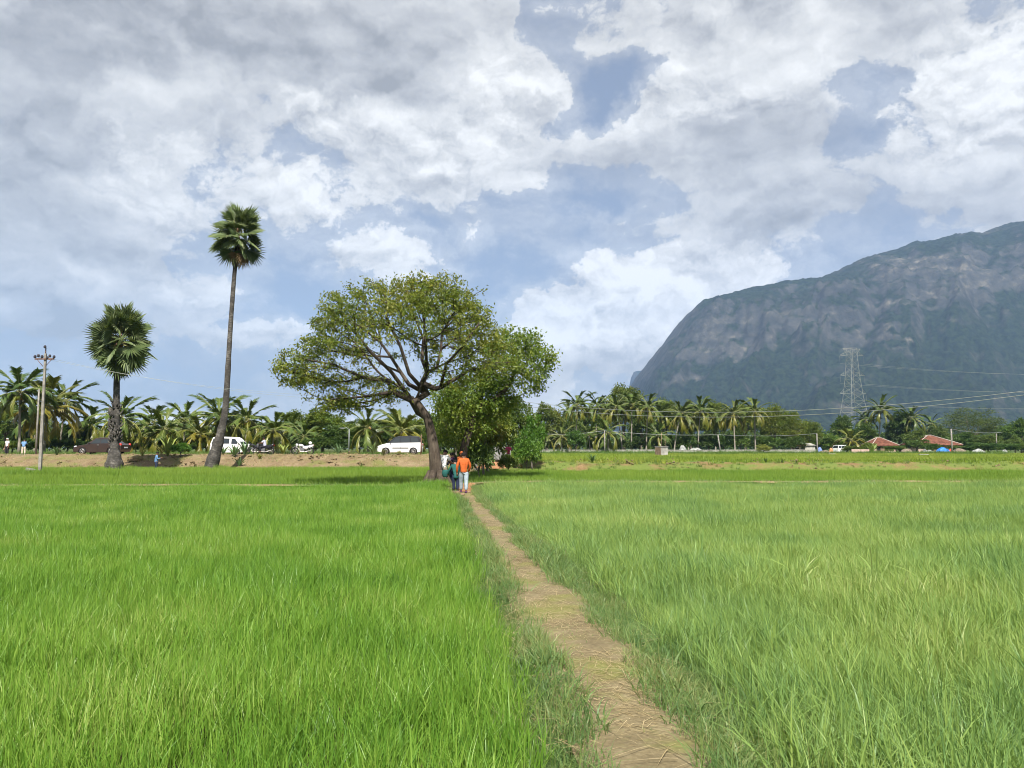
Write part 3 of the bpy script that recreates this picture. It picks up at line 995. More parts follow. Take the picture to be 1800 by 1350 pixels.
# ------------------------------------------------------------------ branching trees
def grow(seed_pts, seed_par, tips, balance=0.35, step=0.32, seed=0):
    """connects every tip to the tree so that limbs stay short and flow outwards"""
    r = np.random.default_rng(seed)
    P = [np.array(p, float) for p in seed_pts]
    par = list(seed_par)
    plen = []
    for i, p in enumerate(P):
        plen.append(0.0 if par[i] < 0 else plen[par[i]] + np.linalg.norm(p - P[par[i]]))
    fork = P[-1]
    order = np.argsort(np.linalg.norm(tips - fork, axis=1))
    PA = np.zeros((60000, 3))
    LA = np.zeros(60000)
    n = len(P)
    PA[:n], LA[:n] = P, plen
    first = 8 if len(seed_pts) > 20 else 3
    ends = []
    for k in order:
        t = tips[k]
        d = np.linalg.norm(PA[first:n] - t, axis=1)
        j = first + int(np.argmin(d + balance * LA[first:n]))
        dist = np.linalg.norm(t - PA[j])
        m = max(1, int(dist / step))
        prev = j
        base = PA[j].copy()
        side = r.normal(size=3) * dist * .055
        for i in range(1, m + 1):
            f = i / m
            q = base + (t - base) * f + side * math.sin(math.pi * f) + np.array([0, 0, -.06 * dist * math.sin(math.pi * f)])
            if i < m:
                q = q + r.normal(size=3) * .018
            PA[n] = q
            LA[n] = LA[prev] + np.linalg.norm(q - PA[prev])
            par.append(prev)
            prev = n
            n += 1
        ends.append(prev)
    return PA[:n].copy(), np.array(par), np.array(ends)


def limb_mesh(g, P, par, r_tip, expo, seeds, seed_r, mat=0):
    n = len(P)
    ch = [[] for _ in range(n)]
    for i in range(1, n):
        ch[par[i]].append(i)
    cnt = np.zeros(n)
    for i in range(n - 1, -1, -1):
        cnt[i] = max(1, sum(cnt[c] for c in ch[i]))
    rr = r_tip * cnt ** expo
    for i, v in enumerate(seed_r):
        if v:
            rr[i] = v
    # smooth the joints
    for _ in range(3):
        Q = P.copy()
        for i in range(len(seeds), n):
            if ch[i]:
                big = max(ch[i], key=lambda c: cnt[c])
                Q[i] = .5 * P[i] + .25 * (P[par[i]] + P[big])
        P = Q
    stack = [(0, -1)]
    while stack:
        i, p = stack.pop()
        line = [p, i] if p >= 0 else [i]
        while ch[i]:
            c = sorted(ch[i], key=lambda c: -cnt[c])
            for o in c[1:]:
                stack.append((o, i))
            i = c[0]
            line.append(i)
        if len(line) < 2:
            continue
        R_ = rr[line].copy()
        if p >= 0:
            R_[0] = min(R_[0], R_[1] * 1.25)
        sides = 12 if R_.max() > .15 else 6 if R_.max() > .05 else 4 if R_.max() > .02 else 3
        g.tube(P[line], R_, sides, mat, True, R_.max() > .05)
    return P, rr


def shell(r, n, c, rad3, lo=.6, hi=1.0, zmin=-1.0):
    out = []
    while len(out) < n:
        v = r.normal(size=3)
        v /= np.linalg.norm(v)
        if v[2] < zmin:
            continue
        f = r.uniform(lo ** 3, hi ** 3) ** (1 / 3)
        out.append(np.array(c) + v * np.array(rad3) * f)
    return np.array(out)


def big_tree():
    r = np.random.default_rng(21)
    Y = 34.6
    A = lambda px, py, dy=0.0: at(px, py, Y + dy)
    base = A(768, 861)
    base[2] = float(gz(base[0], base[1])) - .12
    seeds = [base, A(768, 846), A(767, 830), A(765, 808), A(762, 785), A(758, 762), A(754, 744), A(750, 732),      # 0-7 trunk
             A(733, 716), A(714, 699), A(696, 688, -.2), A(676, 672, -.3),                                        # 8-11 left limb
             A(741, 712), A(743, 696), A(747, 676), A(750, 655, .2), A(742, 632, .4),                              # 12-16 upright
             A(757, 686, -.2), A(772, 676, -.3), A(796, 664, -.2), A(824, 652, 0),                                  # 17-20 right limb
             A(722, 680, .3), A(706, 650, .5), A(690, 628, .7), A(668, 600, .8),                                   # 21-24 back left limb
             A(760, 640, .5), A(770, 612, .9), A(778, 580, 1.2),
           A(640, 660, -.8), A(590, 645, -1.2), A(540, 632, -1.4),                                                # 28-30 long left
           A(664, 690, -.6), A(620, 698, -1.0), A(580, 708, -1.2),                                                # 31-33 low left
           A(690, 655, -.6), A(655, 622, -1.0), A(622, 590, -1.3), A(596, 566, -1.5),                             # 34-37
           A(728, 655, -.4), A(708, 610, -.9), A(688, 560, -1.3), A(676, 528, -1.5),                              # 38-41
           A(744, 590, .9), A(738, 540, 1.3),                                                                     # 42-43
           A(742, 600, -.6), A(748, 550, -1.1), A(752, 515, -1.3),                                                # 44-46
           A(790, 640, -1.0), A(815, 605, -1.5), A(838, 572, -1.8),                                               # 47-49
           A(850, 638, .3), A(872, 622, .6),                                                                      # 50-51
           A(640, 570, 1.2), A(610, 620, 1.6), A(660, 640, 1.4), A(800, 545, 1.6)]                                # 52-55                                                   # 25-27
    par = [-1, 0, 1, 2, 3, 4, 5, 6, 7, 8, 9, 10, 7, 12, 13, 14, 15, 14, 17, 18, 19, 13, 21, 22, 23, 15, 25, 26,
           11, 28, 29, 10, 31, 32, 9, 34, 35, 36, 13, 38, 39, 40, 16, 42, 15, 44, 45, 18, 47, 48, 20, 50, 24, 23, 22, 27]
    k = mpp(Y)
    sr = [.47, .35, .295, .26, .235, .21, .19, .175, .17, .16, .135, .10, .20, .17, .145, .10, .08, .12, .10, .085, .065, .10, .085, .07, .055, .07, .06, .045,
          .075, .055, .035, .075, .05, .03, .08, .065, .05, .035, .08, .065, .05, .035, .055, .04, .065, .05, .035, .065, .05, .035, .05, .035, .04, .04, .045, .035]
    seeds = seeds[:8] + [p + r.normal(size=3) * np.array([.14, .16, .11]) for p in seeds[8:]]
    tips = [shell(r, 480, A(708, 590), (4.25, 3.9, 2.62), .80, 1.0, -.30), shell(r, 130, A(708, 590), (4.2, 3.8, 2.6), .5, .8, -.20),
            shell(r, 80, A(765, 545), (2.6, 2.4, 1.75), .6, 1.0, -.2), shell(r, 120, A(575, 645), (2.2, 2.3, 1.45), .5, 1.0),
            shell(r, 55, A(522, 645), (.95, 1.4, 1.1), .4, 1.0), shell(r, 75, A(640, 690), (2.2, 2.0, .75), .4, 1.0), shell(r, 50, A(800, 650, -.4), (1.4, 1.6, .9), .4, 1.0),
            shell(r, 70, A(862, 625, .6), (1.3, 1.8, 1.35), .5, 1.0), shell(r, 40, A(585, 712), (1.2, 1.2, .42), .3, 1.0)]
    tips = np.concatenate(tips)
    P, par2, ends = grow(seeds, par, tips, .40, .30, 5)
    g = Geo()
    P, rr = limb_mesh(g, P, par2, .011, .42, seeds, sr)
    # roots flare out of the foot
    for a in np.linspace(0, 2 * math.pi, 7)[:-1]:
        d = np.array([math.cos(a), math.sin(a), 0])
        g.tube([base + np.array([0, 0, .75]) + d * .25, base + d * .5 + np.array([0, 0, .25]), base + d * .95 + np.array([0, 0, .02])], [.16, .17, .05], 7)
    t = thing('shade_tree', 'wide spreading shade tree with bare forked limbs beside the people on the footpath', 'tree', base)
    tr = g.build('trunk', M['bark'], t)
    tr.location = -Vector(base)
    # leaves sit in tufts at the twig ends
    lf = []
    for e in ends:
        p = P[e]
        n = int(r.integers(12, 34))
        lf.append(p + r.normal(size=(n, 3)) * np.array([.135, .135, .10]))
        q = P[par2[e]]
        lf.append(q + r.normal(size=(int(n * .35), 3)) * .12)
    lf = np.concatenate(lf)
    g2 = Geo()
    g2.add(*leaf_quads(lf, .14, .55, 3, .50), 0)
    cr = g2.build('crown', M['leaf_main'], t)
    cr.location = -Vector(base)
    return t


big_tree()


def leaning_tree():
    """the second tree: a dark limb leaning right and a crown beside the big one"""
    r = np.random.default_rng(31)
    Y = 42.0
    A = lambda px, py, dy=0.0: at(px, py, Y + dy)
    base = A(812, 818)
    base[2] = float(gz(base[0], base[1])) - .1
    seeds = [base, A(815, 790), A(822, 765), A(830, 742), A(834, 722), A(846, 712), A(866, 703), A(884, 690), A(896, 675), A(905, 652), A(815, 725, .6), A(800, 700, .8), A(850, 690, 1.0), A(858, 665, 1.3)]
    par = [-1, 0, 1, 2, 3, 4, 5, 6, 7, 8, 3, 10, 4, 12]
    sr = [.26, .22, .20, .18, .17, .16, .14, .12, .10, .08, .10, .08, .09, .07]
    tips = np.concatenate([shell(r, 190, A(905, 640), (2.05, 2.0, 1.95), .45, 1.0, -.8), shell(r, 240, A(835, 702, .8), (2.4, 1.7, 1.5), .5, 1.0), shell(r, 70, A(815, 760, .5), (1.5, 1.3, 1.0), .5, 1.0)])
    P, par2, ends = grow(seeds, par, tips, .25, .32, 8)
    g = Geo()
    P, rr = limb_mesh(g, P, par2, .010, .42, seeds, sr)
    t = thing('leafy_tree', 'tree behind the spreading one with a dark limb leaning out to the right', 'tree', base)
    g.build('trunk', M['bark'], t).location = -Vector(base)
    lf = np.concatenate([P[e] + r.normal(size=(34, 3)) * np.array([.25, .25, .18]) for e in ends])
    g2 = Geo()
    g2.add(*leaf_quads(lf, .19, .5, 4, .5), 0)
    o = g2.build('crown', M['leaf_main'], t)
    o.location = -Vector(base)
    o.color = (.9, 1.05, 1.0, 1)


leaning_tree()


# ------------------------------------------------------------------ tree shapes shared by many trees
def crown_shape(seed, clumps, per, leaf, lo=.55, zmin=-.75, crad=.22, lump=.22, flat=1.0, up=.5, aspect=.5):
    r = np.random.default_rng(seed)
    P, out = [], []
    ctr = []
    for i in range(clumps):
        v = r.normal(size=3)
        v /= np.linalg.norm(v)
        if v[2] < zmin:
            v[2] = -v[2] * .3
        rad_ = (1 - lump) + lump * 2 * (float(fbm(v[0] * 1.6 + seed, v[1] * 1.6, v[2] * 1.6, 2)) - .3)
        f = r.uniform(lo, 1.0) * rad_
        c = v * f * np.array([1, 1, flat])
        ctr.append(c)
        cr = crad * r.uniform(.65, 1.25)
        w = r.normal(size=(per, 3))
        w /= np.linalg.norm(w, axis=1, keepdims=True)
        q = c + w * cr * r.uniform(.35, 1.0, (per, 1)) * np.array([1, 1, .75])
        P.append(q)
        out.append(w * .5 + v * .5)
    P, out = np.concatenate(P), np.concatenate(out)
    V, F = leaf_quads(P, leaf, up, seed + 50, aspect, .3, out)
    return V, F, np.array(ctr)


def trunk_shape(seed, ctr, h=1.0, r0=.055, limbs=7):
    """trunk of unit height whose limbs reach into a crown resting on top (crown radius 1 at z = h + .8)"""
    r = np.random.default_rng(seed)
    g = Geo()
    top = np.array([r.normal() * .05, r.normal() * .05, h])
    g.tube([(0, 0, -.08), (r.normal() * .02, r.normal() * .02, h * .35), (r.normal() * .03, r.normal() * .03, h * .7), top], [r0 * 1.5, r0 * 1.05, r0 * .9, r0 * .7], 8)
    for i in r.choice(len(ctr), limbs, False):
        c = ctr[i] * .85 + np.array([0, 0, h + .8])
        m = top * .5 + c * .5 + r.normal(size=3) * .08
        s = np.array([0, 0, h * r.uniform(.6, 1.0)])
        g.tube([s, m, c], [r0 * .55, r0 * .35, r0 * .12], 5)
    return g


SHAPES = {}
for nm, kw in {'round': dict(seed=1, clumps=85, per=70, leaf=.12), 'tall': dict(seed=2, clumps=90, per=70, leaf=.115, flat=1.15, lump=.3), 'loose': dict(seed=3, clumps=60, per=75, leaf=.13, lump=.45, crad=.24),
               'fine': dict(seed=4, clumps=110, per=90, leaf=.075, aspect=.25, crad=.26), 'bush': dict(seed=5, clumps=60, per=55, leaf=.15, zmin=-.45, crad=.28),
               'dark': dict(seed=6, clumps=95, per=65, leaf=.13, lump=.3, crad=.2), 'dense': dict(seed=7, clumps=130, per=80, leaf=.085, lump=.28, lo=.5)}.items():
    V_, F_, ctr_ = crown_shape(**kw)
    g1 = Geo()
    g1.add(V_, F_, 0)
    SHAPES[nm] = (g1.mesh('crown_' + nm, M['leaf_broad']), trunk_shape(kw['seed'] + 90, ctr_).mesh('trunk_' + nm, M['bark_grey']))


def tree(name, kind, px, top, base, width, Y, tint, label, group=None, cat='tree', trunk=True, low=0.28, depth=None):
    """crown spans `width` photograph pixels and reaches row `top`; it stands on row `base`; low = bare part of the height"""
    k = mpp(Y)
    X = at(px, base, Y)[0]
    z0 = float(gz(X, Y))
    zt = at(px, top, Y)[2]
    H = max(zt - z0, .3)
    w = width * k / 2
    cb = H * low
    hz_ = (H - cb) / 2
    t = thing(name, label, cat, (X, Y, z0), 0, group)
    cr, tr = SHAPES[kind]
    rz = random.uniform(0, 6.28)
    c = link('crown' if cat == 'tree' else 'foliage', cr, t)
    c.location = (0, 0, cb + hz_)
    c.scale = (w, w * (depth or random.uniform(.8, 1.1)), hz_ * (1.0 if kind != 'tall' else .9))
    c.rotation_euler = (0, 0, rz)
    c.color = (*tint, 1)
    if trunk:
        b = link('trunk' if cat == 'tree' else 'stem', tr, t)
        s = (cb + hz_ * .2) if low > .15 else (cb + hz_)
        b.scale = (w * .9, w * .9, max(.2, (cb + hz_) / 1.8))
        b.rotation_euler = (0, 0, rz)
    return t


G0, GY_, GD, GB, GO, GG = (1.05, 1.05, 1), (1.45, 1.25, .9), (.72, .82, .85), (.9, 1.25, .8), (1.15, 1.0, .8), (1.2, 1.2, 1.25)
for row in [
    # thicket behind the footpath, left to right
    ('dense', 800, 668, 815, 95, 47.5, G0, 'dense green tree just behind the fork of the spreading tree', .12),
    ('round', 858, 690, 812, 100, 50, GY_, 'yellow green leafy tree behind the person in the orange jacket', .12),
    ('dense', 905, 690, 808, 90, 56, G0, 'mid green tree closing the right side of the thicket behind the people', .10),
    ('loose', 935, 720, 806, 56, 55, GB, 'fresh green tree at the right edge of the thicket', .05),
    ('loose', 850, 715, 806, 74, 47, (1.5, 1.05, 1.0), 'thin tree with browning leaves in the middle of the thicket', .30),
]:
    tree('leafy_tree', *row[:2], row[2], row[3], row[4], row[5], row[6], row[7], 'trees in the thicket behind the footpath', low=row[8])
for row in [
    ('bush', 842, 772, 822, 62, 43.5, (1.1, 1.15, 1.5), 'grey green bush right beside the person in the orange jacket'),
    ('bush', 926, 765, 808, 48, 53, (1.0, 1.3, .9), 'rounded bright green bush at the right end of the thicket'),
    ('bush', 893, 795, 816, 44, 52, (1.3, 1.25, 1.2), 'low pale bush under the thicket beside the fallen branch'),
    ('bush', 815, 770, 815, 44, 50, (.8, .9, .9), 'dark bush behind the two people in the thicket shade'),
]:
    tree('bush', *row, 'bushes under the thicket', 'bush', True, .04)

for row in [
    # left tree line beyond the road
    ('round', 8, 700, 799, 80, 96, GG, 'pale green tree at the far left edge behind the first coconut palm', .2),
    ('dense', 60, 738, 799, 90, 100, G0, 'green tree behind the leaning electric pole', .15),
    ('dark', 130, 742, 799, 90, 94, GD, 'dark green tree behind the front of the brown car', .1),
    ('dense', 185, 750, 799, 80, 98, G0, 'tree filling the gap behind the roof of the brown car', .1),
    ('round', 250, 748, 799, 80, 100, GO, 'olive tree behind the man in the blue shirt', .15),
    ('dense', 330, 742, 799, 90, 102, G0, 'tree behind the two coconut palms left of the tall palmyra', .15),
    ('round', 408, 740, 799, 80, 104, G0, 'tree showing above the roof of the white van', .15),
    ('dark', 462, 738, 799, 70, 96, GD, 'dark tree behind the parked black motorcycles', .1),
    ('dense', 518, 716, 799, 80, 92, GY_, 'light green tree rising above the white motorcycle', .15),
    ('round', 568, 716, 799, 96, 90, (1.3, 1.2, .9), 'broad light green tree between the motorcycle and the lamp post', .12),
    ('dark', 598, 745, 799, 80, 86, GD, 'dark tree just left of the lamp post', .06),
    ('dense', 640, 735, 799, 80, 98, G0, 'tree behind the lamp post', .15),
    ('dark', 672, 748, 799, 66, 88, (.7, .8, .8), 'dark tree behind the nose of the white car', .06),
    ('round', 695, 724, 799, 84, 98, G0, 'rounded tree above the roof of the white car', .15),
    ('dense', 735, 730, 799, 70, 94, GY_, 'yellowish tree behind the rear of the white car', .12),
    ('round', 775, 725, 799, 80, 84, G0, 'tree behind the trunk of the spreading tree', .12),
    # coconut grove on the right
    ('round', 962, 704, 794, 60, 158, GO, 'tree at the left end of the coconut grove', .2),
    ('dense', 1002, 722, 794, 60, 166, G0, 'tree behind the first tall coconut palm of the grove', .2),
    ('round', 1040, 712, 794, 58, 170, GG, 'pale tree between the second and third tall palms of the grove', .2),
    ('dense', 1097, 668, 794, 84, 182, GO, 'tallest broad tree rising above the coconut grove', .25),
    ('round', 1128, 705, 794, 64, 165, G0, 'tree right of the tallest broad tree in the grove', .2),
    ('dense', 1170, 694, 794, 66, 172, (1.2, 1.1, .8), 'tree behind the fifth tall palm of the grove', .2),
    ('dense', 1215, 702, 794, 62, 168, GO, 'tree behind the hazy middle of the coconut grove', .2),
    ('dense', 1258, 698, 794, 60, 170, (1.25, 1.1, .75), 'tree behind the leaning post by the low wall', .2),
    ('dense', 1310, 702, 794, 66, 168, (1.2, 1.08, .75), 'tree between the last two tall palms of the grove', .2),
    ('dense', 1362, 704, 794, 70, 164, (1.3, 1.12, .75), 'high rounded tree at the right end of the grove', .12),
    ('dense', 1392, 716, 794, 56, 160, (1.25, 1.1, .75), 'olive tree stepping down at the right end of the grove', .12),
    ('dense', 1424, 734, 794, 46, 166, (1.2, 1.08, .8), 'lowest olive tree at the right end of the grove above the shed', .12),
    ('loose', 1448, 758, 795, 60, 176, (1.2, 1.25, 1.2), 'pale green bushy tree right of the shed', .06),
    ('dark', 1482, 728, 795, 46, 186, GD, 'dark tree left of the pylon base', .15),
    ('dark', 1520, 742, 795, 56, 184, (.75, .85, .8), 'dark tree in front of the pylon base', .12),
    ('round', 1462, 762, 795, 50, 172, (1.2, 1.3, 1.3), 'pale leafy tree above the white van at the houses', .06),
    ('dark', 1582, 722, 795, 56, 192, (.55, .65, .7), 'darkest tree behind the left cottage', .12),
    ('round', 1612, 752, 795, 50, 186, G0, 'tree standing between the two cottages', .1),
    ('dense', 1645, 744, 795, 60, 215, (.95, .95, 1.0), 'tree behind the ridge of the right cottage', .15),
    ('fine', 1708, 716, 795, 112, 225, (.85, .80, .75), 'large feathery olive dome of a tree right of the cottages', .2),
    ('round', 1692, 758, 795, 66, 195, (.8, .95, .85), 'tree right behind the pole at the right cottage', .08),
    ('dense', 1738, 760, 795, 62, 190, G0, 'leafy tree below the right flank of the feathery dome', .06),
    ('dark', 1768, 745, 795, 50, 205, GD, 'dark tree second from the right edge', .12),
    ('round', 1796, 732, 795, 58, 192, (.9, 1.05, .9), 'tree at the right edge of the view', .1),
    ('loose', 1785, 762, 795, 40, 182, GG, 'pale yellowish tree low at the right edge', .05),
]:
    tree('broadleaf_tree', *row[:2], row[2], row[3], row[4], row[5], row[6], row[7], 'broad trees in the tree line', low=row[8])
for row in [
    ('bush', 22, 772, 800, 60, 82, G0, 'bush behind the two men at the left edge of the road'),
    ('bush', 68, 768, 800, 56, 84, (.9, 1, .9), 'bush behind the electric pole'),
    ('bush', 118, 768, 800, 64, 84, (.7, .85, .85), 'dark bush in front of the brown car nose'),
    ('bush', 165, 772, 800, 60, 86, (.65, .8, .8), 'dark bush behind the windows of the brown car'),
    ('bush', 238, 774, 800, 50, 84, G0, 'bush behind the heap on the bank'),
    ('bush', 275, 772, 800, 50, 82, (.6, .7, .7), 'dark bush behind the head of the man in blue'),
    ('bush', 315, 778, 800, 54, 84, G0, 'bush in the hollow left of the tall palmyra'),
    ('bush', 355, 772, 800, 50, 88, (.8, .85, .8), 'darker green bush left of the white van'),
    ('bush', 425, 768, 800, 56, 84, (.75, .85, .8), 'darker green bush behind the windscreen of the white van'),
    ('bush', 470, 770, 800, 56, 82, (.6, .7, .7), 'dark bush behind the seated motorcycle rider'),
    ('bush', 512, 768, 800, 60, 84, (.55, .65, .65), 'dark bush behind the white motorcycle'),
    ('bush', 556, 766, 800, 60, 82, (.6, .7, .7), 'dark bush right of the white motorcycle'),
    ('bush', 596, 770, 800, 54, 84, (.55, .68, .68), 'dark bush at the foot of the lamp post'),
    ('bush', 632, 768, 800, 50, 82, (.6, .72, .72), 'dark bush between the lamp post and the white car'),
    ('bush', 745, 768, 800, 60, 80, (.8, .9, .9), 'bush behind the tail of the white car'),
    ('bush', 980, 764, 795, 56, 150, (.75, .7, .65), 'brownish bush behind the left end of the low wall'),
    ('bush', 1012, 752, 796, 34, 136, (.75, 1.0, .8), 'round dark green bush standing in front of the low wall'),
    ('bush', 1052, 768, 795, 46, 150, (.75, .8, .75), 'bush behind the wall at the second grove palm'),
    ('bush', 1100, 770, 795, 44, 152, (.6, .68, .68), 'bush behind the wall at the third grove palm'),
    ('bush', 1125, 765, 795, 44, 150, (.5, .58, .6), 'dark bush behind the wall left of the masonry box'),
    ('bush', 1165, 764, 795, 54, 152, (.7, .78, .75), 'bush behind the wall above the masonry box'),
    ('bush', 1205, 760, 795, 50, 150, (.75, .85, .8), 'bush behind the wall at the middle of the grove'),
    ('bush', 1245, 758, 795, 48, 152, (.5, .6, .62), 'dark bush behind the wall left of the leaning post'),
    ('bush', 1272, 762, 795, 44, 150, (.55, .68, .7), 'dark bush behind the wall at the leaning post'),
    ('bush', 1302, 760, 795, 40, 150, (1.05, 1.15, 1.05), 'pale green bush behind the wall between the last two palms'),
    ('bush', 1345, 762, 795, 52, 150, (.85, 1.0, .95), 'bush behind the wall near its right end'),
    ('bush', 1395, 764, 795, 52, 152, (.7, .8, .75), 'bush behind the shed roof'),
    ('bush', 1425, 766, 795, 44, 176, (.9, 1.05, 1.0), 'bush behind the pole right of the shed'),
    ('bush', 1497, 782, 797, 32, 158, (1.0, .95, .9), 'brown green bush left of the pink wall'),
    ('bush', 1527, 776, 797, 26, 158, (1.2, 1.2, 1.0), 'leafy plant in front of the left cottage porch'),
    ('bush', 1575, 782, 798, 40, 156, (.95, 1.0, .9), 'bush in front of the left cottage at its right corner'),
    ('bush', 1612, 770, 797, 46, 170, (.85, .95, .85), 'bush between the cottages'),
    ('bush', 1640, 778, 797, 34, 158, (.6, .8, .7), 'dark bush in front of the right cottage wall'),
    ('bush', 1690, 782, 797, 50, 168, (.75, .85, .75), 'bush at the right corner of the right cottage'),
    ('bush', 1730, 776, 797, 56, 164, (.7, .9, .8), 'bush right of the rubbish heaps'),
    ('bush', 1768, 778, 797, 50, 164, (.65, .85, .75), 'bush behind the pale bundle near the right edge'),
    ('bush', 1800, 776, 797, 46, 164, (.9, 1.0, .9), 'bush at the right edge of the field'),
]:
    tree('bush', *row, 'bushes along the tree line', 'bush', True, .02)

# the far-off wood behind everything reads as one mass
fw = Geo()
for k in range(170):
    a = -0.70 + 1.40 * k / 169.0
    Yf = random.uniform(270, 360)
    cx = math.tan(a) * Yf
    if cx < -15:
        Yf = random.uniform(118, 150)
        cx = math.tan(a) * Yf
    w = random.uniform(.02, .035) * Yf
    h = random.uniform(6.0, 9.5) * (1 if Yf > 200 else .62)
    V_, F_ = crown_shape(200 + k % 5, 20, 26, .20)[:2] if k < 5 else (None, None)
    if k < 5:
        SHAPES['far%d' % k] = (V_, F_)
    V_, F_ = SHAPES['far%d' % (k % 5)]
    fw.add(V_ * np.array([w, w, h * .55]) + np.array([cx, Yf, float(gz(cx, Yf)) + h * .48]), F_, 0)
o = fw.build('far_wood', M['leaf_broad'])
o.color = (.75, .85, .85, 1)
tag(o, kind='stuff')


# ------------------------------------------------------------------ coconut palms
def frond_shape(seed, droop, n=42, ll=.31, hang=.6):
    r = np.random.default_rng(seed)
    t = np.linspace(0, 1, 12)
    ang = -droop * t ** 1.3
    ds = 1.0 / 11
    x = np.concatenate([[0], np.cumsum(np.cos(ang[:-1]) * ds)])
    z = np.concatenate([[0], np.cumsum(np.sin(ang[:-1]) * ds)])
    g = Geo()
    g.tube(np.column_stack((x, x * 0, z)), np.interp(t, [0, .15, 1], [.016, .009, .002]), 4, 1, True)
    V, F = [], []
    for i in range(n):
        f = .16 + .82 * i / (n - 1)
        a = float(np.interp(f, t, ang))
        p = np.array([np.interp(f, t, x), 0, np.interp(f, t, z)])
        tx = np.array([math.cos(a), 0, math.sin(a)])
        L = ll * (math.sin(math.pi * min(1, .12 + .86 * (1 - abs(f - .45) * 1.15))) ** .6) * r.uniform(.8, 1.1)
        for s in (-1, 1):
            d = tx * r.uniform(.5, .85) + np.array([0, s * r.uniform(.55, .9), 0]) + np.array([0, 0, .12 - hang * r.uniform(.3, 1.0)])
            d /= np.linalg.norm(d)
            d2 = d + np.array([0, 0, -.45 * hang - .25])
            d2 /= np.linalg.norm(d2)
            w = tx * .018
            k = len(V)
            m_ = p + d * L * .5
            V += [p - w, p + w, m_ + w * 1.2, m_ - w * 1.2, m_ + d2 * L * .5]
            F += [(k, k + 1, k + 2, k + 3), (k + 3, k + 2, k + 4)]
    g.add(np.array(V), F, 0)
    return g.mesh('frond_shape', [M['leaf_coco'], M['rachis']])


FRONDS = [frond_shape(1, .55, hang=.35), frond_shape(2, 1.1, hang=.6), frond_shape(3, 1.5, hang=.8), frond_shape(4, 1.0, 24, .20, .9)]


def coconut(cx, cy, bx, by, Y, L, n, tint, label, group, old=0.3, nuts=0, tr=.13, spread=1.0):
    k = mpp(Y)
    X = at(bx, by, Y)[0]
    z0 = float(gz(X, Y)) - .05
    top = at(cx, cy, Y)
    t = thing('coconut_palm', label, 'palm tree', (X, Y, z0), 0, group)
    g = Geo()
    d = top - np.array([X, Y, z0])
    s = np.linspace(0, 1, 9)
    pts = np.column_stack((d[0] * (s ** 1.5), d[1] * s, d[2] * s))
    g.tube(pts, np.interp(s, [0, .08, .3, 1], [tr * 1.7, tr * 1.1, tr * .9, tr * .75]), 7)
    g.build('trunk', M['coco_bark'], t)
    Lm = L * k * 1.08
    n = int(n * 1.6)
    off = random.uniform(0, 6.28)
    for i in range(n):
        f = (i + .5) / n                                      # 0 young and upright, 1 old and hanging
        el = rad(78 - 112 * f ** .85 * spread + random.uniform(-8, 8))
        az = off + i * 2.39996 + random.uniform(-.2, .2)
        sh = FRONDS[0 if f < .25 else 1 if f < .62 else 2 if f < .88 else 3]
        o = link('frond', sh, t)
        o.location = tuple(d)
        s_ = Lm * random.uniform(.88, 1.1) * (.82 if f < .15 else 1)
        o.scale = (s_, s_, s_)
        o.rotation_euler = Euler((random.uniform(-.3, .3), -el, az), 'XYZ')
        c = np.array(tint) * random.uniform(.85, 1.15)
        if f > 1 - old:
            c = c * np.array([1.5, 1.1, .75])
        o.color = (*c, 1)
    for i in range(nuts):
        a = random.uniform(0, 6.28)
        q = Geo()
        q.ball((0, 0, 0), (.12, .12, .15), 8, 6)
        o = q.build('coconut', M['husk'], t)
        o.location = (d[0] + .24 * math.cos(a), d[1] + .24 * math.sin(a), d[2] - random.uniform(.1, .75))
    return t


